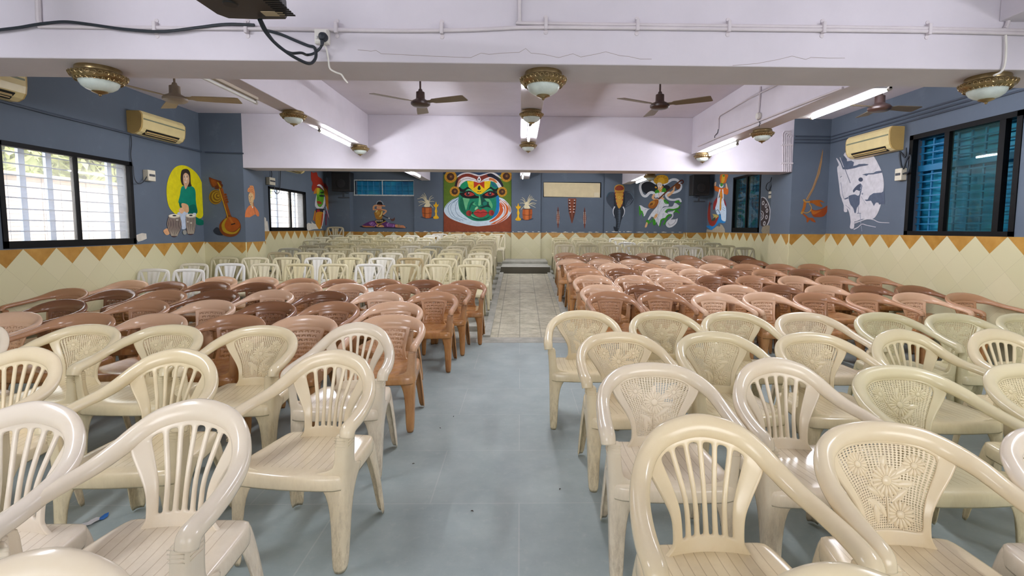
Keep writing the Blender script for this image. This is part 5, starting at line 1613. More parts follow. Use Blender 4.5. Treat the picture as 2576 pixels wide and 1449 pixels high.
# ------------------------------------------------------------------ plastic chairs
def plastic(name, stops, foot=None, foot_amt=0.0, rough=0.26, dirt=0.0, dirt_col=(120, 92, 60), grooves=False):
    """moulded plastic: 'tone' picks the batch colour of the single chair"""
    s = Nodes(name)
    at = s.n('ShaderNodeAttribute', attribute_type='OBJECT', attribute_name='tone')
    col = s.ramp(at.outputs['Fac'], [(p, lin(c)) for p, c in stops])
    co = s.obj()
    x, y, z = s.sep(co)
    oi = s.n('ShaderNodeObjectInfo')
    sh = s.n('ShaderNodeVectorMath', operation='ADD')
    s.link(co, sh.inputs[0]); s.link(oi.outputs['Location'], sh.inputs[1])
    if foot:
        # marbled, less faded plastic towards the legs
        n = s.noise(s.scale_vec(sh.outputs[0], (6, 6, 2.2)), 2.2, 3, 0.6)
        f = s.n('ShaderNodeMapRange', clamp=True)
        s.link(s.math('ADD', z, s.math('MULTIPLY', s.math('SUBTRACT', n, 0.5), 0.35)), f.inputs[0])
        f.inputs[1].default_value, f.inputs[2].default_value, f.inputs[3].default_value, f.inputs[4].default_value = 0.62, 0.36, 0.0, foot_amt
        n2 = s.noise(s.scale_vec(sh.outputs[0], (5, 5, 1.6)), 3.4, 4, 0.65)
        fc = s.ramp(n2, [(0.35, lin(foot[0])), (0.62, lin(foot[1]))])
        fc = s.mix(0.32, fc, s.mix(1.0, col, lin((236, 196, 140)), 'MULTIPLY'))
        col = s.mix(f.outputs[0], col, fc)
    nd = s.noise(sh.outputs[0], 5, 5, 0.7)
    col = s.mix(s.math('MULTIPLY', s.ramp(nd, [(0.45, (0, 0, 0)), (0.75, (1, 1, 1))]), 0.16), col, s.mix(1.0, col, lin((226, 200, 150)), 'MULTIPLY'))
    if dirt:
        nf = s.noise(s.scale_vec(sh.outputs[0], (9, 9, 2.5)), 4, 6, 0.75)
        g = s.n('ShaderNodeMapRange', clamp=True)
        s.link(z, g.inputs[0])
        g.inputs[1].default_value, g.inputs[2].default_value, g.inputs[3].default_value, g.inputs[4].default_value = 0.46, 0.1, 0.0, 1.0
        k = s.math('MULTIPLY', s.math('MULTIPLY', s.ramp(nf, [(0.42, (0, 0, 0)), (0.66, (1, 1, 1))]), g.outputs[0]), dirt)
        col = s.mix(k, col, lin(dirt_col))
    if grooves:
        # fine moulded lines running from front to back of the seat
        w = s.math('ADD', x, s.math('MULTIPLY', s.math('SINE', s.math('MULTIPLY', y, 9.0)), 0.012))
        fr = s.math('FRACT', s.math('DIVIDE', w, 0.034))
        g = s.math('MULTIPLY', s.math('LESS_THAN', fr, 0.10), s.math('LESS_THAN', s.math('ABSOLUTE', x), 0.185))
        g = s.math('MULTIPLY', g, s.math('GREATER_THAN', y, -0.15))
        col = s.mix(s.math('MULTIPLY', g, 0.35), col, lin(dirt_col))
        s.bump(s.math('SUBTRACT', 1.0, g), 0.5, 0.003)
    else:
        s.bump(s.noise(co, 55, 3), 0.03, 0.002)
    return s.base(col, rough, 0, 0.5)


M_CREAM = plastic('cream_plastic', [(0.0, (216, 207, 168)), (0.5, (233, 216, 180)), (1.0, (232, 221, 205))], dirt=0.5, rough=0.2)
CREAM_STOPS = [(0.0, (216, 207, 168)), (0.5, (233, 216, 180)), (1.0, (232, 221, 205))]
M_CREAM_SEAT = plastic('cream_seat_plastic', CREAM_STOPS, dirt=0.5, rough=0.2, dirt_col=(150, 120, 84), grooves=True)
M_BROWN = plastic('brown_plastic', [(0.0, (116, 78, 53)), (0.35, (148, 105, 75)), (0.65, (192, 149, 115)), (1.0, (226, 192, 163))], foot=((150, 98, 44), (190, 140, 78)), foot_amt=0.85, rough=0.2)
M_IVORY = plastic('ivory_plastic', [(0.0, (176, 158, 116)), (0.25, (178, 174, 152)), (0.5, (210, 200, 160)), (0.75, (222, 214, 184)), (1.0, (230, 230, 226))], dirt=0.35)


def seat_mesh(name, hf, hb, yf, yb, z, skirt=0.055):
    mb = MB()
    rows = []
    n, m = 9, 9
    for i in range(m):
        v = i / (m - 1)
        y = yf + (yb - yf) * v
        w = hf + (hb - hf) * v
        row = []
        for j in range(n):
            u = -1 + 2 * j / (n - 1)
            bow = (1 - u * u) * 0.016
            zz = z - 0.016 * (1 - u * u) * math.sin(PI * min(1, v * 1.05)) - 0.010 * max(0, 1 - v / 0.2) ** 2
            row.append((w * u * (1 - 0.05 * max(0, 1 - v / 0.12)), y - (bow if i == 0 else 0), zz))
        rows.append(row)
    mb.grid(rows)
    me = mb.mesh(name)
    bm = bmesh.new(); bm.from_mesh(me)
    bm.normal_update()
    bm.normal_update(); bm.faces.ensure_lookup_table()
    if bm.faces[0].normal.z < 0:
        bmesh.ops.reverse_faces(bm, faces=bm.faces[:])
    ctr = Vector((0, (yf + yb) / 2, 0))
    for dx, dz in ((0.010, -0.010), (0.004, -skirt)):
        ed = [e for e in bm.edges if e.is_boundary]
        r = bmesh.ops.extrude_edge_only(bm, edges=ed)
        for v in [g for g in r['geom'] if isinstance(g, bmesh.types.BMVert)]:
            d = Vector((v.co.x / hf, (v.co.y - ctr.y) / ((yb - yf) / 2), 0))
            k = max(abs(d.x), abs(d.y))
            o = Vector((math.copysign(1, d.x) if abs(d.x) > 0.93 * k else 0, math.copysign(1, d.y) if abs(d.y) > 0.93 * k else 0, 0))
            v.co += o * dx + Vector((0, 0, dz))
    bm.to_mesh(me); bm.free()
    return baked(me, [('SOLIDIFY', {'thickness': 0.006, 'offset': -1}), ('SUBSURF', {'levels': 1, 'render_levels': 1})])


def groove_seat(me, hf, yf, yb, z, n, mb=None):
    return me


def leg_mesh(name, sx, sy, levels):
    """L-shaped leg: levels (z, corner x, corner y, flange along x, flange along y)"""
    mb = MB()
    rows = []
    for z, cx, cy, wf, ws in levels:
        x, y = sx * cx, cy
        r = 0.012
        rows.append([(x - sx * wf, y, z), (x - sx * wf * 0.55, y, z), (x - sx * r, y, z), (x, y + sy * r, z), (x, y + sy * ws * 0.55, z), (x, y + sy * ws, z)])
    mb.grid(rows)
    me = mb.mesh(name)
    bm = bmesh.new(); bm.from_mesh(me); bmesh.ops.recalc_face_normals(bm, faces=bm.faces[:]); bm.to_mesh(me); bm.free()
    return baked(me, [('SOLIDIFY', {'thickness': 0.011, 'offset': 0}), ('SUBSURF', {'levels': 1, 'render_levels': 1})])


def band(path, n=6):
    """rings of a rounded band: path rows (x, y, z, nx, ny, nz, width); mirrored to a full loop over the back"""
    half = path + [(-p[0], p[1], p[2], -p[3], p[4], p[5], p[6]) for p in reversed(path[:-1])]
    q = crom(half, n)
    rings = []
    for i, p in enumerate(q):
        a, b = q[max(0, i - 1)], q[min(len(q) - 1, i + 1)]
        T = Vector((b[0] - a[0], b[1] - a[1], b[2] - a[2])).normalized()
        N = Vector(p[3:6])
        N = (N - T * N.dot(T)).normalized()
        B = T.cross(N)
        w, c = p[6], Vector(p[:3])
        r = []
        for k in range(14):
            t = 2 * PI * k / 14
            cx, sx_ = math.cos(t), math.sin(t)
            u = math.copysign(abs(cx) ** 0.75, cx) * w / 2
            th = 0.010 + 0.009 * min(1.0, max(0.0, (0.09 - w) / 0.03))
            h = math.copysign(abs(sx_) ** 0.8, sx_) * th
            h += 0.011 * (1 - (2 * u / w) ** 2) - 0.004
            r.append(c + B * u + N * h)
        rings.append(r)
    return rings, q


def band_meshes(name, path, arm_to, n=6):
    rings, q = band(path, n)
    L = len(rings)
    out = []
    k = arm_to * n
    for nm, a, b in (('arm_a', 0, k + 1), ('back', k, L - k), ('arm_b', L - k - 1, L)):
        mb = MB(); mb.rings(rings[a:b], True, {'arm_a': 'start', 'back': False, 'arm_b': 'end'}[nm])
        out.append(mb)
    return out, q


def splat_fn(q, hw, z0, y0, xtop):
    """surface between the seat back and the rim"""
    rim = [(p[0], p[1], p[2]) for p in q if abs(p[0]) <= xtop * 1.25 and p[1] > 0.05]
    rim.sort()
    ry = [(p[0], p[1]) for p in rim]; rz = [(p[0], p[2]) for p in rim]

    def S(u, v):
        w = interp(hw, v)
        xr = u * interp(hw, 1.0)
        x = u * w
        yr, zr = interp(ry, xr), interp(rz, xr)
        yb = y0 - 0.022 * u * u
        return Vector((x, yb + (yr - yb) * v ** 1.25 - 0.012 * math.sin(PI * v) * (1 - v), z0 + (zr - z0) * v))
    return S


def slat_back(S, mb_extra, n_slot=6, v0=0.16, v1=0.875, pitch=0.265):
    us = [-1.0, -0.93]
    slots = []
    cs = [(i - (n_slot - 1) / 2) * pitch for i in range(n_slot)]
    cols = [('f', -1.0), ('f', -0.95)]
    for c in cs:
        cols += [('s', c, -1), ('s', c, 1)]
    cols += [('f', 0.95), ('f', 1.0)]
    vs = [0.0, 0.04, 0.08, 0.115, v0 - 0.02, v0, v0 + 0.03, 0.4, 0.52, 0.64, v1 - 0.05, v1, v1 + 0.03, 0.935, 0.97, 1.0]
    rows = []
    for v in vs:
        k = min(1, max(0, (v - v0) / (v1 - v0)))
        hw = 0.044 + 0.040 * k
        rows.append([S(c[1] if c[0] == 'f' else c[1] + c[2] * hw, v) for c in cols])
    i0, i1 = vs.index(v0), vs.index(v1)

    def skip(i, j):
        return i0 <= i < i1 and j >= 2 and (j - 2) % 2 == 0 and (j - 2) // 2 < n_slot
    mb = MB(); mb.grid(rows, 0, skip)
    return baked(mb.mesh('slats'), [('SOLIDIFY', {'thickness': 0.014, 'offset': 0}), ('SUBSURF', {'levels': 2, 'render_levels': 2})])


def frame_back(S, u0, v0, v1):
    us = [-1, -0.95, -(1 + u0) / 2, -u0 - 0.02, -u0, -u0 * 0.6, -u0 * 0.2, u0 * 0.2, u0 * 0.6, u0, u0 + 0.02, (1 + u0) / 2, 0.95, 1]
    vs = [0, 0.04, v0 * 0.6, v0 - 0.015, v0, 0.3, 0.42, 0.54, 0.66, 0.78, v1, v1 + 0.015, (1 + v1) / 2, 1.0]
    vs = [v for v in vs if v <= v0 or v >= v1 or v0 < v < v1]
    rows = [[S(u, v) for u in us] for v in vs]
    i0, i1 = vs.index(v0), vs.index(v1)
    j0, j1 = us.index(-u0), us.index(u0)
    mb = MB(); mb.grid(rows, 0, lambda i, j: i0 <= i < i1 and j0 <= j < j1)
    return baked(mb.mesh('frame'), [('SOLIDIFY', {'thickness': 0.014, 'offset': 0}), ('SUBSURF', {'levels': 1, 'render_levels': 1})])


def lattice(S, u0, v0, v1, nu, nv):
    mb = MB()
    P = {}

    def vid(u, v):
        k = (round(u, 5), round(v, 5))
        if k not in P:
            P[k] = len(mb.v)
            mb.v.append(S(u, v))
        return P[k]
    du, dv = 2 * u0 / nu, (v1 - v0) / nv
    for i in range(nu):
        for j in range(nv):
            a, b = -u0 + i * du, v0 + j * dv
            cu, cv = a + du / 2, b + dv / 2
            o = [vid(a, b), vid(a + du, b), vid(a + du, b + dv), vid(a, b + dv)]
            h = [vid(cu, cv - dv * 0.39), vid(cu + du * 0.39, cv), vid(cu, cv + dv * 0.39), vid(cu - du * 0.39, cv)]
            for f in ((o[0], o[1], h[0]), (o[1], h[1], h[0]), (o[1], o[2], h[1]), (o[2], h[2], h[1]), (o[2], o[3], h[2]), (o[3], h[3], h[2]), (o[3], o[0], h[3]), (o[0], h[0], h[3])):
                mb.f.append(f); mb.mi.append(0)
    return baked(mb.mesh('lattice'), [('SOLIDIFY', {'thickness': 0.004, 'offset': 0})])


def flowers(S, spots, leaves):
    """raised petals and leaves on the front of the lattice"""
    mb = MB()
    e = 0.002

    def loc(cu, cv):
        c = S(cu, cv)
        tu = (S(cu + 0.01, cv) - c).normalized(); tv = (S(cu, cv + 0.01) - c).normalized()
        n = tu.cross(tv).normalized()
        if n.y > 0:
            n = -n
        return c, tu, tv, n

    def petal(c, a, b, n, L0, L1, w, hgt):
        rings = []
        for t in (0, 0.2, 0.5, 0.8, 1.0):
            p = c + a * (L0 + (L1 - L0) * t)
            ww = w * (0.35, 0.7, 1.0, 0.8, 0.25)[int(t * 4 + 0.5)]
            hh = hgt * (0.5, 0.8, 1.0, 0.8, 0.3)[int(t * 4 + 0.5)]
            rings.append([p - b * ww - n * 0.001, p - b * ww * 0.6 + n * hh * 0.75, p + n * hh, p + b * ww * 0.6 + n * hh * 0.75, p + b * ww - n * 0.001])
        k = len(mb.v)
        mb.rings(rings, False, False)
    for cu, cv, R, npet in spots:
        c, tu, tv, n = loc(cu, cv)
        c = c + n * e
        for i in range(npet):
            a = 2 * PI * i / npet
            d = tu * math.cos(a) + tv * math.sin(a)
            b = -tu * math.sin(a) + tv * math.cos(a)
            petal(c, d, b, n, R * 0.28, R, R * 0.17 * 16 / npet, 0.0055)
        mb.lathe([(0, 0)], (0, 0, 0), 3) if False else None
        rings = []
        for t in range(4):
            rr = R * 0.32 * math.cos(t * 0.5); hh = 0.006 * math.sin(t * 0.5) + 0.001
            rings.append([c + (tu * math.cos(2 * PI * k / 12) + tv * math.sin(2 * PI * k / 12)) * rr + n * hh for k in range(12)])
        mb.rings(rings, True, True)
    for cu, cv, ang, L, w in leaves:
        c, tu, tv, n = loc(cu, cv)
        a = math.radians(ang)
        petal(c + n * e, tu * math.cos(a) + tv * math.sin(a), -tu * math.sin(a) + tv * math.cos(a), n, 0, L, w, 0.004)
    me = mb.mesh('flowers', True)
    return me


_fan = None


def fan_tile():
    """a unit tile pierced by a small fan of five slits, as triangles"""
    global _fan
    if _fan:
        return _fan
    bm = bmesh.new()

    def loop(pts):
        vs = [bm.verts.new((x, y, 0)) for x, y in pts]
        for i in range(len(vs)):
            bm.edges.new((vs[i], vs[(i + 1) % len(vs)]))
    loop([(0, 0), (0.25, 0), (0.5, 0), (0.75, 0), (1, 0), (1, 0.5), (1, 1), (0.75, 1), (0.5, 1), (0.25, 1), (0, 1), (0, 0.5)])
    for i in range(5):
        a = math.radians(18 + 36 * i)
        d = (math.cos(a), math.sin(a)); b = (-d[1], d[0])
        q = []
        for r, w in ((0.17, 0.03), (0.40, 0.085), (0.44, 0.0), (0.40, -0.085), (0.17, -0.03)):
            q.append((0.5 + d[0] * r + b[0] * w, 0.28 + d[1] * r * 1.1 + b[1] * w))
        loop(q)
    bmesh.ops.triangle_fill(bm, use_beauty=True, use_dissolve=False, edges=bm.edges[:])
    bm.verts.index_update()
    _fan = ([tuple(v.co[:2]) for v in bm.verts], [tuple(v.index for v in f.verts) for f in bm.faces])
    bm.free()
    return _fan


def fan_panel(S, u0, v0, v1, nu, nv):
    mb = MB()
    V, F = fan_tile()
    du, dv = 2 * u0 / nu, (v1 - v0) / nv
    for j in range(nv):
        off = 0.5 if j % 2 else 0.0
        if off:
            for a, b in ((-u0, -u0 + du * 0.5), (u0 - du * 0.5, u0)):
                y0, y1 = v0 + j * dv, v0 + (j + 1) * dv
                ym, xm = (y0 + y1) / 2, (a + b) / 2
                c = len(mb.v)
                mb.v += [S(a, y0), S(xm, y0), S(b, y0), S(b, ym), S(b, y1), S(xm, y1), S(a, y1), S(a, ym), S(xm, ym)]
                for q in range(8):
                    mb.f.append((c + q, c + (q + 1) % 8, c + 8)); mb.mi.append(0)
        for i in range(nu - (1 if off else 0)):
            k = len(mb.v)
            for x, y in V:
                mb.v.append(S(-u0 + (i + off + x) * du, v0 + (j + y) * dv))
            for f in F:
                mb.f.append(tuple(k + q for q in f)); mb.mi.append(0)
    me = mb.mesh('fans')
    bm = bmesh.new(); bm.from_mesh(me); bmesh.ops.remove_doubles(bm, verts=bm.verts[:], dist=0.0002); bmesh.ops.recalc_face_normals(bm, faces=bm.faces[:]); bm.to_mesh(me); bm.free()
    return baked(me, [('SOLIDIFY', {'thickness': 0.005, 'offset': 0})])


def joined(name, meshes):
    mb = MB()
    for me in meshes:
        if isinstance(me, MB):
            k = len(mb.v)
            mb.v += me.v
            mb.f += [tuple(k + i for i in f) for f in me.f]
            mb.mi += me.mi
        else:
            k = len(mb.v)
            mb.v += [v.co.copy() for v in me.vertices]
            mb.f += [tuple(k + i for i in p.vertices) for p in me.polygons]
            mb.mi += [0] * len(me.polygons)
    return mb.mesh(name, True)


def ribs(name, sx, cx, cy, z):
    """three shallow grip ridges at the top of an arm post"""
    mb = MB()
    for i in range(4):
        zz = z - 0.012 * i
        mb.tube([(sx * (cx - 0.052), cy - 0.004, zz), (sx * (cx - 0.006), cy - 0.0055, zz)], 0.0014, 5)
        mb.tube([(sx * (cx + 0.003), cy + 0.006, zz), (sx * (cx + 0.003), cy + 0.06, zz)], 0.0014, 5)
    return mb


def arm_chair(kind):
    """parts of one armchair: list of (part name, mesh, sub-parts)"""
    brown = kind == 'fan'
    if not brown:
        path = [(0.264, -0.186, 0.576, 0.25, -0.9, 0.35, 0.058), (0.266, -0.171, 0.610, 0.15, -0.5, 0.9, 0.062), (0.267, -0.105, 0.626, 0.15, -0.08, 1, 0.062), (0.263, -0.02, 0.643, 0.14, -0.08, 1, 0.060), (0.256, 0.065, 0.669, -0.02, -0.2, 1, 0.058), (0.236, 0.138, 0.705, -0.28, -0.45, 0.85, 0.062), (0.192, 0.204, 0.739, -0.35, -0.72, 0.55, 0.076), (0.118, 0.244, 0.762, -0.18, -0.88, 0.42, 0.092), (0.0, 0.258, 0.773, 0, -0.92, 0.36, 0.098)]
        if kind == 'slat':
            path = path[:2] + [(0.266, -0.10, 0.622, 0.15, -0.08, 1, 0.062), (0.256, -0.01, 0.633, 0.14, -0.1, 1, 0.060), (0.236, 0.085, 0.650, -0.05, -0.3, 1, 0.060), (0.209, 0.158, 0.681, -0.35, -0.5, 0.8, 0.062), (0.168, 0.214, 0.725, -0.38, -0.74, 0.5, 0.066), (0.106, 0.247, 0.763, -0.2, -0.88, 0.4, 0.073), (0.0, 0.260, 0.784, 0, -0.92, 0.36, 0.077)]
        if kind == 'flower':
            path = [(p[0], p[1], 0.612 + (p[2] - 0.612) * 0.82 if p[2] > 0.612 else p[2], *p[3:6], min(p[6], 0.066)) for p in path[:-2]] + [(0.120, 0.244, 0.742, -0.18, -0.88, 0.42, 0.067), (0.0, 0.258, 0.753, 0, -0.92, 0.36, 0.068)]
        hw = [(0, 0.142), (0.06, 0.126), (0.14, 0.112), (0.28, 0.107), (0.42, 0.115), (0.56, 0.136), (0.70, 0.166), (0.84, 0.196), (1.0, 0.212)]
        if kind == 'slat':
            hw = [(0, 0.142), (0.06, 0.126), (0.14, 0.112), (0.28, 0.106), (0.42, 0.112), (0.56, 0.130), (0.70, 0.153), (0.84, 0.177), (1.0, 0.192)]
        zs, arm, cut = 0.425, 0.612, 4
    else:
        path = [(0.256, -0.248, 0.570, 0.25, -0.9, 0.35, 0.050), (0.258, -0.232, 0.600, 0.15, -0.5, 0.9, 0.054), (0.262, -0.14, 0.612, 0.12, -0.06, 1, 0.054), (0.264, -0.035, 0.620, 0.12, -0.06, 1, 0.053), (0.262, 0.06, 0.632, 0.0, -0.12, 1, 0.056), (0.243, 0.145, 0.652, -0.3, -0.5, 0.8, 0.072), (0.194, 0.206, 0.672, -0.35, -0.8, 0.5, 0.092), (0.118, 0.240, 0.686, -0.16, -0.93, 0.34, 0.106), (0.0, 0.253, 0.692, 0, -0.96, 0.3, 0.112)]
        path = [(p[0] * 0.95, *p[1:]) for p in path]
        hw = [(0, 0.150), (0.06, 0.128), (0.14, 0.112), (0.3, 0.108), (0.6, 0.122), (0.85, 0.14), (1.0, 0.152)]
        zs, arm, cut = 0.415, 0.600, 4
    (arm_r, back, arm_l), q = band_meshes('band', path, cut, 6)
    S = splat_fn(q, hw, zs - 0.014, 0.165, interp(hw, 1.0))
    subs = []
    if kind == 'slat':
        bk = joined('slat_backrest', [back, slat_back(S, None)])
    elif kind == 'flower':
        bk = joined('flower_backrest', [back, frame_back(S, 0.83, 0.17, 0.905)])
        subs = [('lattice_panel', lattice(S, 0.85, 0.15, 0.92, 26, 36)),
                ('flower_relief', flowers(S, [(-0.50, 0.74, 0.038, 16), (0.02, 0.58, 0.052, 18), (0.54, 0.74, 0.036, 14), (0.30, 0.30, 0.044, 16)],
                                          [(0.0, 0.70, 80, 0.035, 0.012), (0.15, 0.62, 30, 0.09, 0.014), (0.20, 0.55, 10, 0.07, 0.013), (-0.1, 0.45, 150, 0.06, 0.013), (-0.2, 0.33, 140, 0.06, 0.014), (-0.1, 0.28, 120, 0.05, 0.012), (0.1, 0.40, 40, 0.07, 0.013), (0.0, 0.52, -95, 0.11, 0.003), (0.3, 0.28, -80, 0.05, 0.003), (-0.45, 0.66, -70, 0.10, 0.003), (-0.35, 0.22, 100, 0.06, 0.012)]))]
    else:
        bk = joined('fan_backrest', [back, frame_back(S, 0.80, 0.10, 0.80)])
        subs = [('fan_panel', fan_panel(S, 0.82, 0.085, 0.82, 5, 7))]
    fy = -0.180 if not brown else -0.243
    rear = [(0.0, 0.236, 0.262, 0.042, 0.046), (0.15, 0.228, 0.244, 0.048, 0.052), (0.30, 0.220, 0.222, 0.064, 0.068), (zs - 0.045, 0.214, 0.206, 0.10, 0.10), (zs - 0.012, 0.210, 0.198, 0.12, 0.11)]
    front = [(0.0, 0.243, fy - 0.026, 0.046, 0.050), (0.14, 0.246, fy - 0.018, 0.052, 0.058), (0.26, 0.248, fy - 0.010, 0.062, 0.068), (0.33, 0.250, fy - 0.006, 0.082, 0.088), (0.372, 0.251, fy - 0.003, 0.118, 0.12), (zs - 0.030, 0.252, fy - 0.001, 0.150, 0.15), (zs - 0.010, 0.252, fy, 0.150, 0.15), (zs + 0.004, 0.253, fy, 0.060, 0.084), (zs + 0.03, 0.254, fy, 0.050, 0.076), (0.52, 0.258, fy, 0.047, 0.072), (arm - 0.02, 0.264, fy, 0.050, 0.074)]
    parts = [('seat', seat_mesh('seat', 0.245, 0.210, fy - 0.006, 0.198, zs), []), ('backrest', bk, subs)]
    for mbx in (arm_r, arm_l):
        parts.append(('armrest', joined('armrest', [mbx]), []))
    if brown:
        front = [(z, cx * 0.965, cy, a_, b_) for z, cx, cy, a_, b_ in front]
    for sx in (1, -1):
        f = leg_mesh('front_leg', sx, 1, front)
        parts.append(('leg', joined('front_leg', [f, ribs('ribs', sx, 0.263, fy, arm - 0.04)]), []))
        parts.append(('leg', leg_mesh('rear_leg', sx, -1, rear), []))
    return parts


def side_chair():
    zs = 0.42
    pts = [(0.206, 0.205, zs - 0.03), (0.207, 0.222, 0.50), (0.206, 0.240, 0.60), (0.203, 0.256, 0.69), (0.194, 0.266, 0.744), (0.164, 0.271, 0.768), (0.08, 0.276, 0.776), (0.0, 0.278, 0.778)]
    half = pts + [(-x, y, z) for x, y, z in reversed(pts[:-1])]
    q = crom(half, 4)

    def bar(path, w0, w1, th=0.010):
        rings = []
        for i, p in enumerate(path):
            p = Vector(p)
            a, b = Vector(path[max(0, i - 1)]), Vector(path[min(len(path) - 1, i + 1)])
            T = (b - a).normalized()
            N = Vector((0, -0.96, 0.25)); N = (N - T * N.dot(T)).normalized()
            B = T.cross(N)
            w = w0 + (w1 - w0) * i / (len(path) - 1)
            rings.append([p + B * (w / 2 * c) + N * (th * s) for c, s in ((1, 0), (0.8, 0.7), (0.3, 1), (-0.3, 1), (-0.8, 0.7), (-1, 0), (-0.7, -0.8), (0.7, -0.8))])
        return rings
    mb = MB(); mb.rings(bar(q, 0.044, 0.044))
    frame = mb

    def yb(z):
        return 0.195 + (z - 0.42) * (0.277 - 0.195) / 0.35
    mb = MB()
    for s in (-1, 1):
        mb.rings(bar(crom([(s * 0.072, yb(0.42), 0.425), (s * 0.086, yb(0.5) + 0.004, 0.50), (s * 0.118, yb(0.6) + 0.004, 0.61), (s * 0.158, yb(0.7) - 0.002, 0.70), (s * 0.178, yb(0.745) - 0.004, 0.748)], 4), 0.030, 0.034))
    cols = [-0.064, -0.045, -0.040, -0.014, -0.009, 0.009, 0.014, 0.040, 0.045, 0.064]
    rows = []
    for z in (0.42, 0.47, 0.53, 0.60, 0.67, 0.72, 0.76):
        k = 0.72 + 0.75 * max(0, (z - 0.42) / 0.34) ** 1.5
        rows.append([(c * k, yb(z) - (0.0 if i in (2, 3, 6, 7) else 0.009), z) for i, c in enumerate(cols)])
    g = MB(); g.grid(rows)
    panel = baked(g.mesh('panel'), [('SOLIDIFY', {'thickness': 0.011, 'offset': 0}), ('SUBSURF', {'levels': 1, 'render_levels': 1})])
    low = MB(); low.rings([[(sx * 0.21, y, z) for sx in (1,) for y, z in ((0.19, 0.40), (0.21, 0.40), (0.215, 0.445), (0.198, 0.445))], [(-0.21, y, z) for y, z in ((0.19, 0.40), (0.21, 0.40), (0.215, 0.445), (0.198, 0.445))]])
    bk = joined('side_backrest', [frame, mb, panel, low])
    rear = [(0.0, 0.222, 0.262, 0.038, 0.042), (0.2, 0.214, 0.236, 0.042, 0.048), (0.34, 0.210, 0.218, 0.06, 0.07), (0.40, 0.208, 0.212, 0.09, 0.10)]
    front = [(0.0, 0.226, -0.228, 0.038, 0.040), (0.2, 0.220, -0.222, 0.044, 0.048), (0.32, 0.216, -0.218, 0.062, 0.07), (0.372, 0.214, -0.216, 0.10, 0.11), (0.405, 0.213, -0.214, 0.12, 0.12)]
    parts = [('seat', seat_mesh('seat', 0.212, 0.206, -0.215, 0.21, zs, 0.045), []), ('backrest', bk, [])]
    for sx in (1, -1):
        parts.append(('leg', leg_mesh('front_leg', sx, 1, front), []))
        parts.append(('leg', leg_mesh('rear_leg', sx, -1, rear), []))
    return parts


KINDS = {'A': ('plastic_armchair', arm_chair('slat'), M_CREAM), 'B': ('plastic_armchair', arm_chair('flower'), M_CREAM),
         'C': ('plastic_armchair', arm_chair('fan'), M_BROWN), 'D': ('plastic_chair', side_chair(), M_IVORY)}
for kd, (nm, parts, mt) in list(KINDS.items()):
    top = max(parts[1][1].vertices, key=lambda v: v.co.z - abs(v.co.x) * 0.01).co
    KINDS[kd] = (nm, parts, mt, top.z, top.y)          # height of the back and how far behind the middle it stands
for nm, parts, mt, H, yb_ in KINDS.values():
    for pn, me, subs in parts:
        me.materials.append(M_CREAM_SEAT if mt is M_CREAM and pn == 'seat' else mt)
        for _, sm in subs:
            sm.materials.append(mt)
    
def spaced(xs, gap, lo=-9.0, hi=9.0):
    """nudge a row's seats apart until neighbours no longer run into one another"""
    o = sorted(range(len(xs)), key=lambda i: xs[i])
    v = [xs[i] for i in o]
    for _ in range(60):
        for i in range(len(v) - 1):
            d = gap - (v[i + 1] - v[i])
            if d > 0:
                v[i] -= d / 2; v[i + 1] += d / 2
        v = [min(max(x, lo), hi) for x in v]
    out = list(xs)
    for i, x in zip(o, v):
        out[i] = x
    return out


ORD = ['first', 'second', 'third', 'fourth', 'fifth', 'sixth', 'seventh', 'eighth', 'ninth', 'tenth', 'eleventh', 'twelfth']


def put_chair(kind, x, yback, z, tone, label, group, rot=None):
    nm, parts, mt, H, yb_ = KINDS[kind]
    r = math.radians(random.uniform(-3, 3)) if rot is None else rot
    hwid = 0.25 if kind == 'D' else 0.31
    x = min(max(x, XL + hwid), XR - hwid)                   # clear of the side walls and pillars
    if 8.30 < yback < 9.5:
        x = min(max(x, PL[1] + hwid), PR[0] - hwid)
    t = thing(nm, label, 'chair', (x + math.sin(r) * yb_, yback - yb_ * math.cos(r), z), r, group)
    for pn, me, subs in parts:
        o = bpy.data.objects.new(pn, me); C.objects.link(o); o.parent = t; o['tone'] = tone
        for sn, sm in subs:
            s = bpy.data.objects.new(sn, sm); C.objects.link(s); s.parent = o; s['tone'] = tone
    return t


W_SIDE, S_SIDE = 'bright-window side', 'blue-window side'
TONE_WORD = {'L': 'pinkish-tan', 'M': 'mid-brown', 'D': 'dark-brown'}
TONE = {'L': 0.86, 'M': 0.5, 'D': 0.16}

# rows as seen along each block, nearest row first: (kind, [(x, y, extra)], row distance or None when the row stands on the flat floor)
FRONT_W = [
    [(134, 1382, 'A', 0.75)],
    [(501, 1004, 'A', 0.85), (92, 1010, 'A', 0.95)],
    [(848, 879, 'A', 0.6), (450, 876, 'A', 0.4), (74, 872, 'A', 0.55)],
    [(904, 810, 'A', 0.8), (664, 818, 'B', 0.4), (434, 816, 'B', 0.3), (220, 815, 'B', 0.35), (-28, 813, 'A', 0.8)],
]
FRONT_S = [
    [(2088, 1419, 'A', 0.4)],
    [(1755, 1042, 'A', 0.5), (2205, 1060, 'B', 0.55), (2652, 1070, 'B', 0.9)],
    [(1640, 912, 'B', 0.75), (1945, 899, 'A', 0.75), (2243, 918, 'B', 0.1), (2570, 914, 'B', 0.2)],
    [(1551, 834, 'B', 0.5), (1787, 833, 'B', 0.3), (2040, 835, 'B', 0.4), (2252, 827, 'A', 0.2), (2502, 826, 'A', 0.35)],
    [(1464, 780, 'B', 0.4), (1660, 781, 'B', 0.3), (1838, 783, 'B', 0.3), (2018, 785, 'B', 0.6), (2222, 785, 'B', 0.0), (2394, 787, 'B', 0.0), (2545, 788, 'B', 0.0)],
]
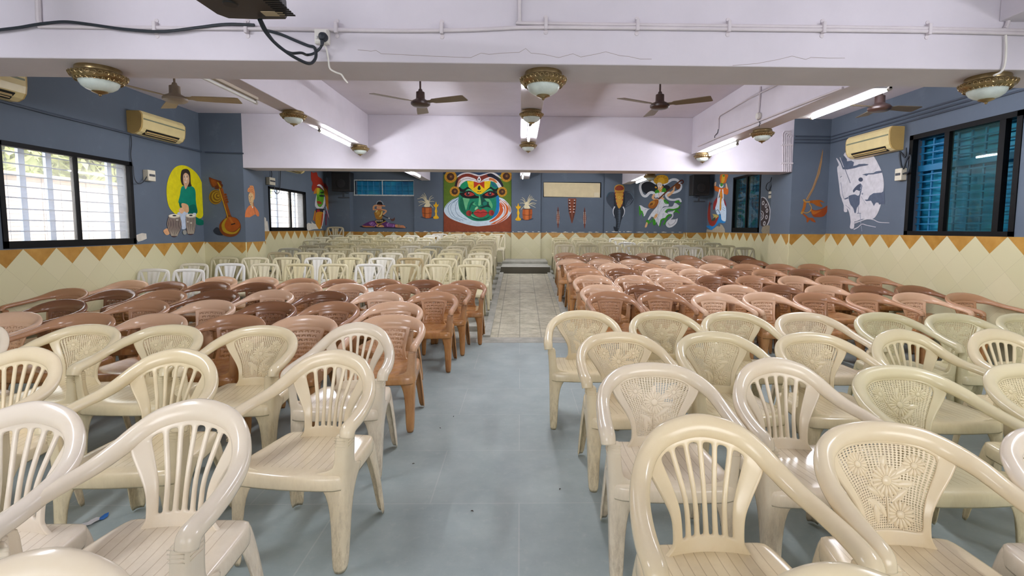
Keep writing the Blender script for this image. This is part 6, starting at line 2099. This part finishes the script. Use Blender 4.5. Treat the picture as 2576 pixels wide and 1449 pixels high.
ROT = {(848, 879): math.radians(-7), (501, 1004): math.radians(-2), (1755, 1042): math.radians(1.5)}
for block, side in ((FRONT_W, W_SIDE), (FRONT_S, S_SIDE)):
    for i, row in enumerate(block):
        xs = spaced([at_z(x, y, KINDS[kd][3]).x for x, y, kd, t in row], 0.53)
        for k, (x, y, kd, tone) in enumerate(row):
            p = at_z(x, y, KINDS[kd][3])
            back = 'slat-backed' if kd == 'A' else 'flower-patterned'
            put_chair(kd, xs[k], p.y, 0, tone, f'cream {back} armchair, {ORD[k]} from the aisle, {ORD[i]} cream row from camera, {side}', f'cream armchairs, {side}', ROT.get((x, y)))

BROWN_W = [
    (None, [(990, 790, 'L'), (774, 792, 'L'), (604, 790, 'M'), (412, 787, 'L'), (228, 785, 'M'), (50, 783, 'L')]),
    (None, [(1000, 757, 'L'), (846, 757, 'M'), (689, 757, 'D'), (539, 753, 'L'), (373, 752, 'M'), (174, 752, 'D')]),
    (None, [(1094, 732, 'M'), (960, 732, 'L'), (826, 731, 'D'), (692, 728, 'L'), (547, 728, 'D'), (402, 728, 'M'), (281, 726, 'D'), (134, 724, 'M')]),
    (None, [(1134, 715, 'M'), (1007, 714, 'M'), (876, 712, 'L'), (769, 711, 'L'), (652, 710, 'D'), (524, 708, 'D'), (400, 707, 'D'), (281, 704, 'L')]),
    (None, [(1169, 704, 'M'), (1067, 703, 'D'), (965, 701, 'M'), (863, 701, 'M'), (772, 699, 'M'), (665, 696, 'L'), (560, 695, 'L')]),
]
BROWN_S = [
    (None, [(1541, 732.7, 'M'), (1668, 732, 'M'), (1797, 734.7, 'L'), (1914, 734, 'L'), (2040, 735, 'M'), (2165, 735.7, 'M'), (2295, 735, 'L'), (2431, 735.7, 'M')]),
    (6.08, [(1521, 713.5, 'L'), (1641, 714.8, 'D'), (1755, 715, 'M'), (1872, 715, 'L'), (1967, 716, 'D'), (2077, 715.5, 'L'), (2194.5, 715.6, 'D'), (2313, 716.7, 'D')]),
    (6.78, [(1501.6, 697, 'L'), (1601, 695.4, 'L'), (1700, 693.7, 'L'), (1807, 693, 'D'), (1899, 692, 'M'), (1992, 690.3, 'L'), (2097, 689.4, 'M'), (2199, 687.7, 'M')]),
    (7.50, [(1484, 678.7, 'M'), (1569.6, 677.6, 'D'), (1664, 675.6, 'L'), (1748, 676.5, 'L'), (1843, 675, 'D'), (1933, 674, 'M'), (2015, 673, 'D'), (2112, 672, 'M')]),
    (8.21, [(1472, 664, 'M'), (1552.5, 665, 'L'), (1630, 664, 'M'), (1715.6, 663, 'L'), (1801, 661.6, 'L'), (1884.6, 661, 'M'), (1967, 660, 'M'), (2050, 660, 'M')]),
    (9.00, [(1456, 654, 'L'), (1531, 654, 'L'), (1608, 653, 'L'), (1680, 652, 'L'), (1754, 651.5, 'M'), (1832, 650, 'M'), (1906, 649.5, 'D')]),
    (9.72, [(1441, 643, 'M'), (1510.6, 642.7, 'M'), (1582, 642.7, 'D'), (1652, 642, 'D'), (1723, 641, 'M'), (1793, 640, 'L'), (1864, 639.6, 'D')]),
    (10.42, [(1423.7, 636, 'L'), (1492, 636, 'L'), (1557, 635, 'D'), (1622, 634.4, 'L')]),
]
IVORY_W = [
    (6.84, [(456, 676, 1.0), (361, 675, 0.95)]),
    (7.62, [(1186, 669, 0.55), (1100, 668, 0.62), (1020, 665, 0.45), (930, 663, 0.95), (840, 663, 0.6), (753, 661, 0.5), (665, 661, 0.75), (579, 658.5, 1.0), (491, 657.5, 0.85)]),
    (8.18, [(1198, 651.6, 0.65), (1117, 651, 0.6), (1031, 650, 0.0), (961, 648, 0.9), (880, 647, 0.55), (800, 646, 0.95), (721, 644, 0.6), (644, 644, 0.7), (564, 643, 0.4)]),
    (8.95, [(1207, 640, 0.7), (1131, 639, 0.5), (1054, 637, 0.7), (984, 635, 0.8), (909, 633, 0.6), (839, 632, 0.6), (766, 631, 0.55), (690, 631, 0.12)]),
    (9.62, [(1209, 630, 0.5), (1137, 629, 0.6), (1070, 627, 0.5), (997, 625, 0.4), (934, 624, 0.25), (861, 622.5, 0.45), (799, 621, 0.3), (730, 620, 0.25)]),
    (10.3, [(1213, 622, 0.6), (1148, 621, 0.75), (1087, 619, 0.25), (1033, 619, 0.8), (968, 617.6, 0.5), (907, 615, 0.6), (842, 614, 0.5), (778, 614, 0.15)]),
    (10.95, [(1219, 616, 0.6), (1161, 615, 0.4), (1104, 613.5, 0.45), (1043, 612, 0.6), (985, 611, 0.6), (927, 609.7, 0.5), (869, 608, 0.5), (812, 606.5, 0.2)]),
    (11.6, [(1225, 608, 0.7), (1171, 606, 0.7), (1121, 605, 0.4), (1066, 604, 0.75), (1010, 603.6, 0.6), (956, 602, 0.5), (900, 601, 0.4), (845, 601, 0.4), (787, 600, 0.3)]),
    (12.25, [(1225, 600, 0.6), (1175, 600, 0.35), (1127, 598.8, 0.4), (1072, 598, 0.65), (1020, 596, 0.6), (970, 595, 0.4), (919, 595, 0.45), (863, 594.6, 0.4), (812, 594.6, 0.3)]),
    (12.88, [(1230, 595, 0.6), (1184, 594.6, 0.4), (1135, 593, 0.65), (1086, 592.5, 0.9), (1034, 591, 0.85), (990, 590.4, 0.8), (941, 590, 0.55), (894, 589, 0.6), (845, 589, 0.3)]),
    (13.5, [(1251, 588, 0.75), (1202.5, 588, 0.6), (1154, 587.7, 0.75), (1106, 586.8, 0.9)]),
]
IVORY_S = [
    (10.65, [(1683, 622, 0.72), (1743, 622.5, 0.85), (1808, 621, 0.6), (1871, 620.5, 0.3)]),
    (11.25, [(1421, 617, 0.75), (1480, 616.6, 0.4), (1539, 616, 0.65), (1594.5, 616, 0.6), (1649, 616, 0.6), (1714, 616, 0.85), (1767, 615, 0.6), (1827, 615, 0.4)]),
    (12.0, [(1416, 610, 0.6), (1471, 610, 0.6), (1525, 609, 0.6), (1577, 609, 0.95), (1626, 609, 0.75), (1686, 609, 0.6), (1734, 609, 0.5), (1792, 609, 0.3)]),
    (12.75, [(1409, 602, 0.45), (1459, 602, 0.6), (1509, 602.3, 0.4), (1559, 602.6, 0.6), (1608.5, 602, 0.5), (1660, 602, 0.35), (1712, 602.6, 0.6), (1765, 601, 0.4)]),
    (13.45, [(1408, 597.6, 0.5), (1458, 597.6, 0.55), (1505, 597.6, 0.4), (1552.5, 598, 0.9), (1599, 598, 0.45), (1646, 598, 0.6), (1689, 598.7, 0.6), (1739, 598, 0.5)]),
]
tiers = {W_SIDE: [], S_SIDE: []}
for block, side in ((BROWN_W, W_SIDE), (BROWN_S, S_SIDE)):
    H = KINDS['C'][3]
    for i, (Y, row) in enumerate(block):
        if Y is None:
            pos, z = [at_z(x, y, H) for x, y, t in row], 0.0
        else:
            pos = [at_y(x, y, Y) for x, y, t in row]
            z = max(0.0, sum(p.z for p in pos) / len(pos) - H)
            if z > 0.006:
                tiers[side].append((Y, z))
            else:
                z = 0.0
        yr = Y if Y is not None else 5.0
        lo, hi = (PL[1], PR[0]) if 8.30 < yr < 9.5 else (XL, XR)
        xs = spaced([p.x for p in pos], 0.553, lo + 0.31, hi - 0.31)
        for k, ((x, y, tw), p) in enumerate(zip(row, pos)):
            yy = p.y if Y is None else Y + random.uniform(-0.02, 0.02)
            put_chair('C', xs[k], yy, z, TONE[tw] + random.uniform(-0.08, 0.08), f'{TONE_WORD[tw]} armchair with fan-patterned back, {ORD[k]} from aisle, {ORD[i]} brown row from camera, {side}', f'brown armchairs, {side}')
for block, side in ((IVORY_W, W_SIDE), (IVORY_S, S_SIDE)):
    H = KINDS['D'][3]
    for i, (Y, row) in enumerate(block):
        pos = [at_y(x, y, Y) for x, y, t in row]
        z = sum(p.z for p in pos) / len(pos) - H
        if Y > 6.9:
            tiers[side].append((Y, z))
        else:
            EXTRA = z
        lo, hi = (PL[1], PR[0]) if 8.30 < Y < 9.5 else (XL, XR)
        xs = spaced([p.x for p in pos], 0.462, lo + 0.25, hi - 0.25)
        for k, ((x, y, tone), p) in enumerate(zip(row, pos)):
            w = 'tan' if tone < 0.1 else ('greyish' if tone < 0.35 else ('ivory' if tone < 0.8 else 'white'))
            put_chair('D', xs[k], Y + random.uniform(-0.02, 0.02), z, tone, f'{w} armless plastic chair, {ORD[k]} from aisle, {ORD[i]} armless row from camera, {side}', f'armless chairs, {side}')
# one more chair tucked into the far corner, on top of others
p = at_y(832, 570, 13.35)
put_chair('D', p.x + 0.12, 13.35, p.z - KINDS['D'][3], 0.15, 'greyish armless chair rising above all others in the window-side far corner', f'armless chairs, {W_SIDE}', 0.12)
CORNER = (p.x, 13.35, p.z - KINDS['D'][3])
print('TIERS', {k: [(a, round(b, 3)) for a, b in v] for k, v in tiers.items()}, 'CORNER', CORNER)

# ------------------------------------------------------------------ low steps that carry the rear rows
for side, x0, x1 in ((W_SIDE, XL, AX0 - 0.045), (S_SIDE, AX1 + 0.045, XR)):
    rows = sorted(tiers[side])
    for i, (Y, z) in enumerate(rows):
        # the tread reaches from just before this row's front feet to the next row's
        y0 = Y - 0.57
        y1 = (rows[i + 1][0] - 0.57) if i + 1 < len(rows) else YF
        if i == 0:
            y0 = 6.80 if side == W_SIDE else 6.24
            if y0 > 6.42:
                mb = MB(); mb.box((x0, 6.42, -0.12), (x1, y0, 0.0)); struct('floor_step', mb, M_STEP)
        mb = MB()
        mb.box((x0, y0, -0.1), (x1, y1, z - 0.002))
        struct('floor_step', mb, M_STEP)
mb = MB(); mb.box((XL, 6.31, -0.1), (-4.2, 6.80, EXTRA - 0.002)); struct('floor_step', mb, M_STEP)

# ------------------------------------------------------------------ litter on the floor
M_PAPER = plain('wrapper_paper', (222, 222, 226), 0.4)
M_FOIL = plain('blue_wrapper_print', (40, 110, 190), 0.4)
c = at_z(240, 1312, 0.0)
t = thing('candy_wrapper', 'crumpled white and blue wrapper on the grey floor between the first cream chairs', 'wrapper', (c.x, c.y, 0))
mb = MB()
rows = []
for i in range(7):
    k = i / 6 - 0.5
    w = 0.012 + 0.010 * abs(math.sin(i * 1.7))
    rows.append([(c.x + k * 0.05 - 0.012 * j, c.y + k * 0.09 + w * j, 0.003 + 0.008 * abs(math.sin(i * 2.1 + j))) for j in (-1, -0.3, 0.4, 1)])
mb.grid(rows[:5])
mb.build('paper', M_PAPER, t)
mb = MB(); mb.grid(rows[4:]); mb.build('printed_end', M_FOIL, t)
for i, (x, y) in enumerate(((1040, 1168), (1141, 1049), (1188, 1287), (1408, 1232), (1107, 1078))):
    c = at_z(x, y, 0.0)
    mb = MB()
    a = i * 1.3
    mb.tube([(c.x - 0.007 * math.cos(a), c.y - 0.007 * math.sin(a), 0.004), (c.x, c.y, 0.006), (c.x + 0.008 * math.cos(a + 0.6), c.y + 0.008 * math.sin(a + 0.6), 0.004)], [0.0015, 0.003, 0.001], 6)
    o = mb.build('litter_scrap', plain('scrap', (74, 66, 58), 0.8) if i == 0 else bpy.data.materials['scrap'])
    tag(o, 'tiny dark scrap lying on the grey floor of the aisle', 'litter', 'scraps on the aisle floor')
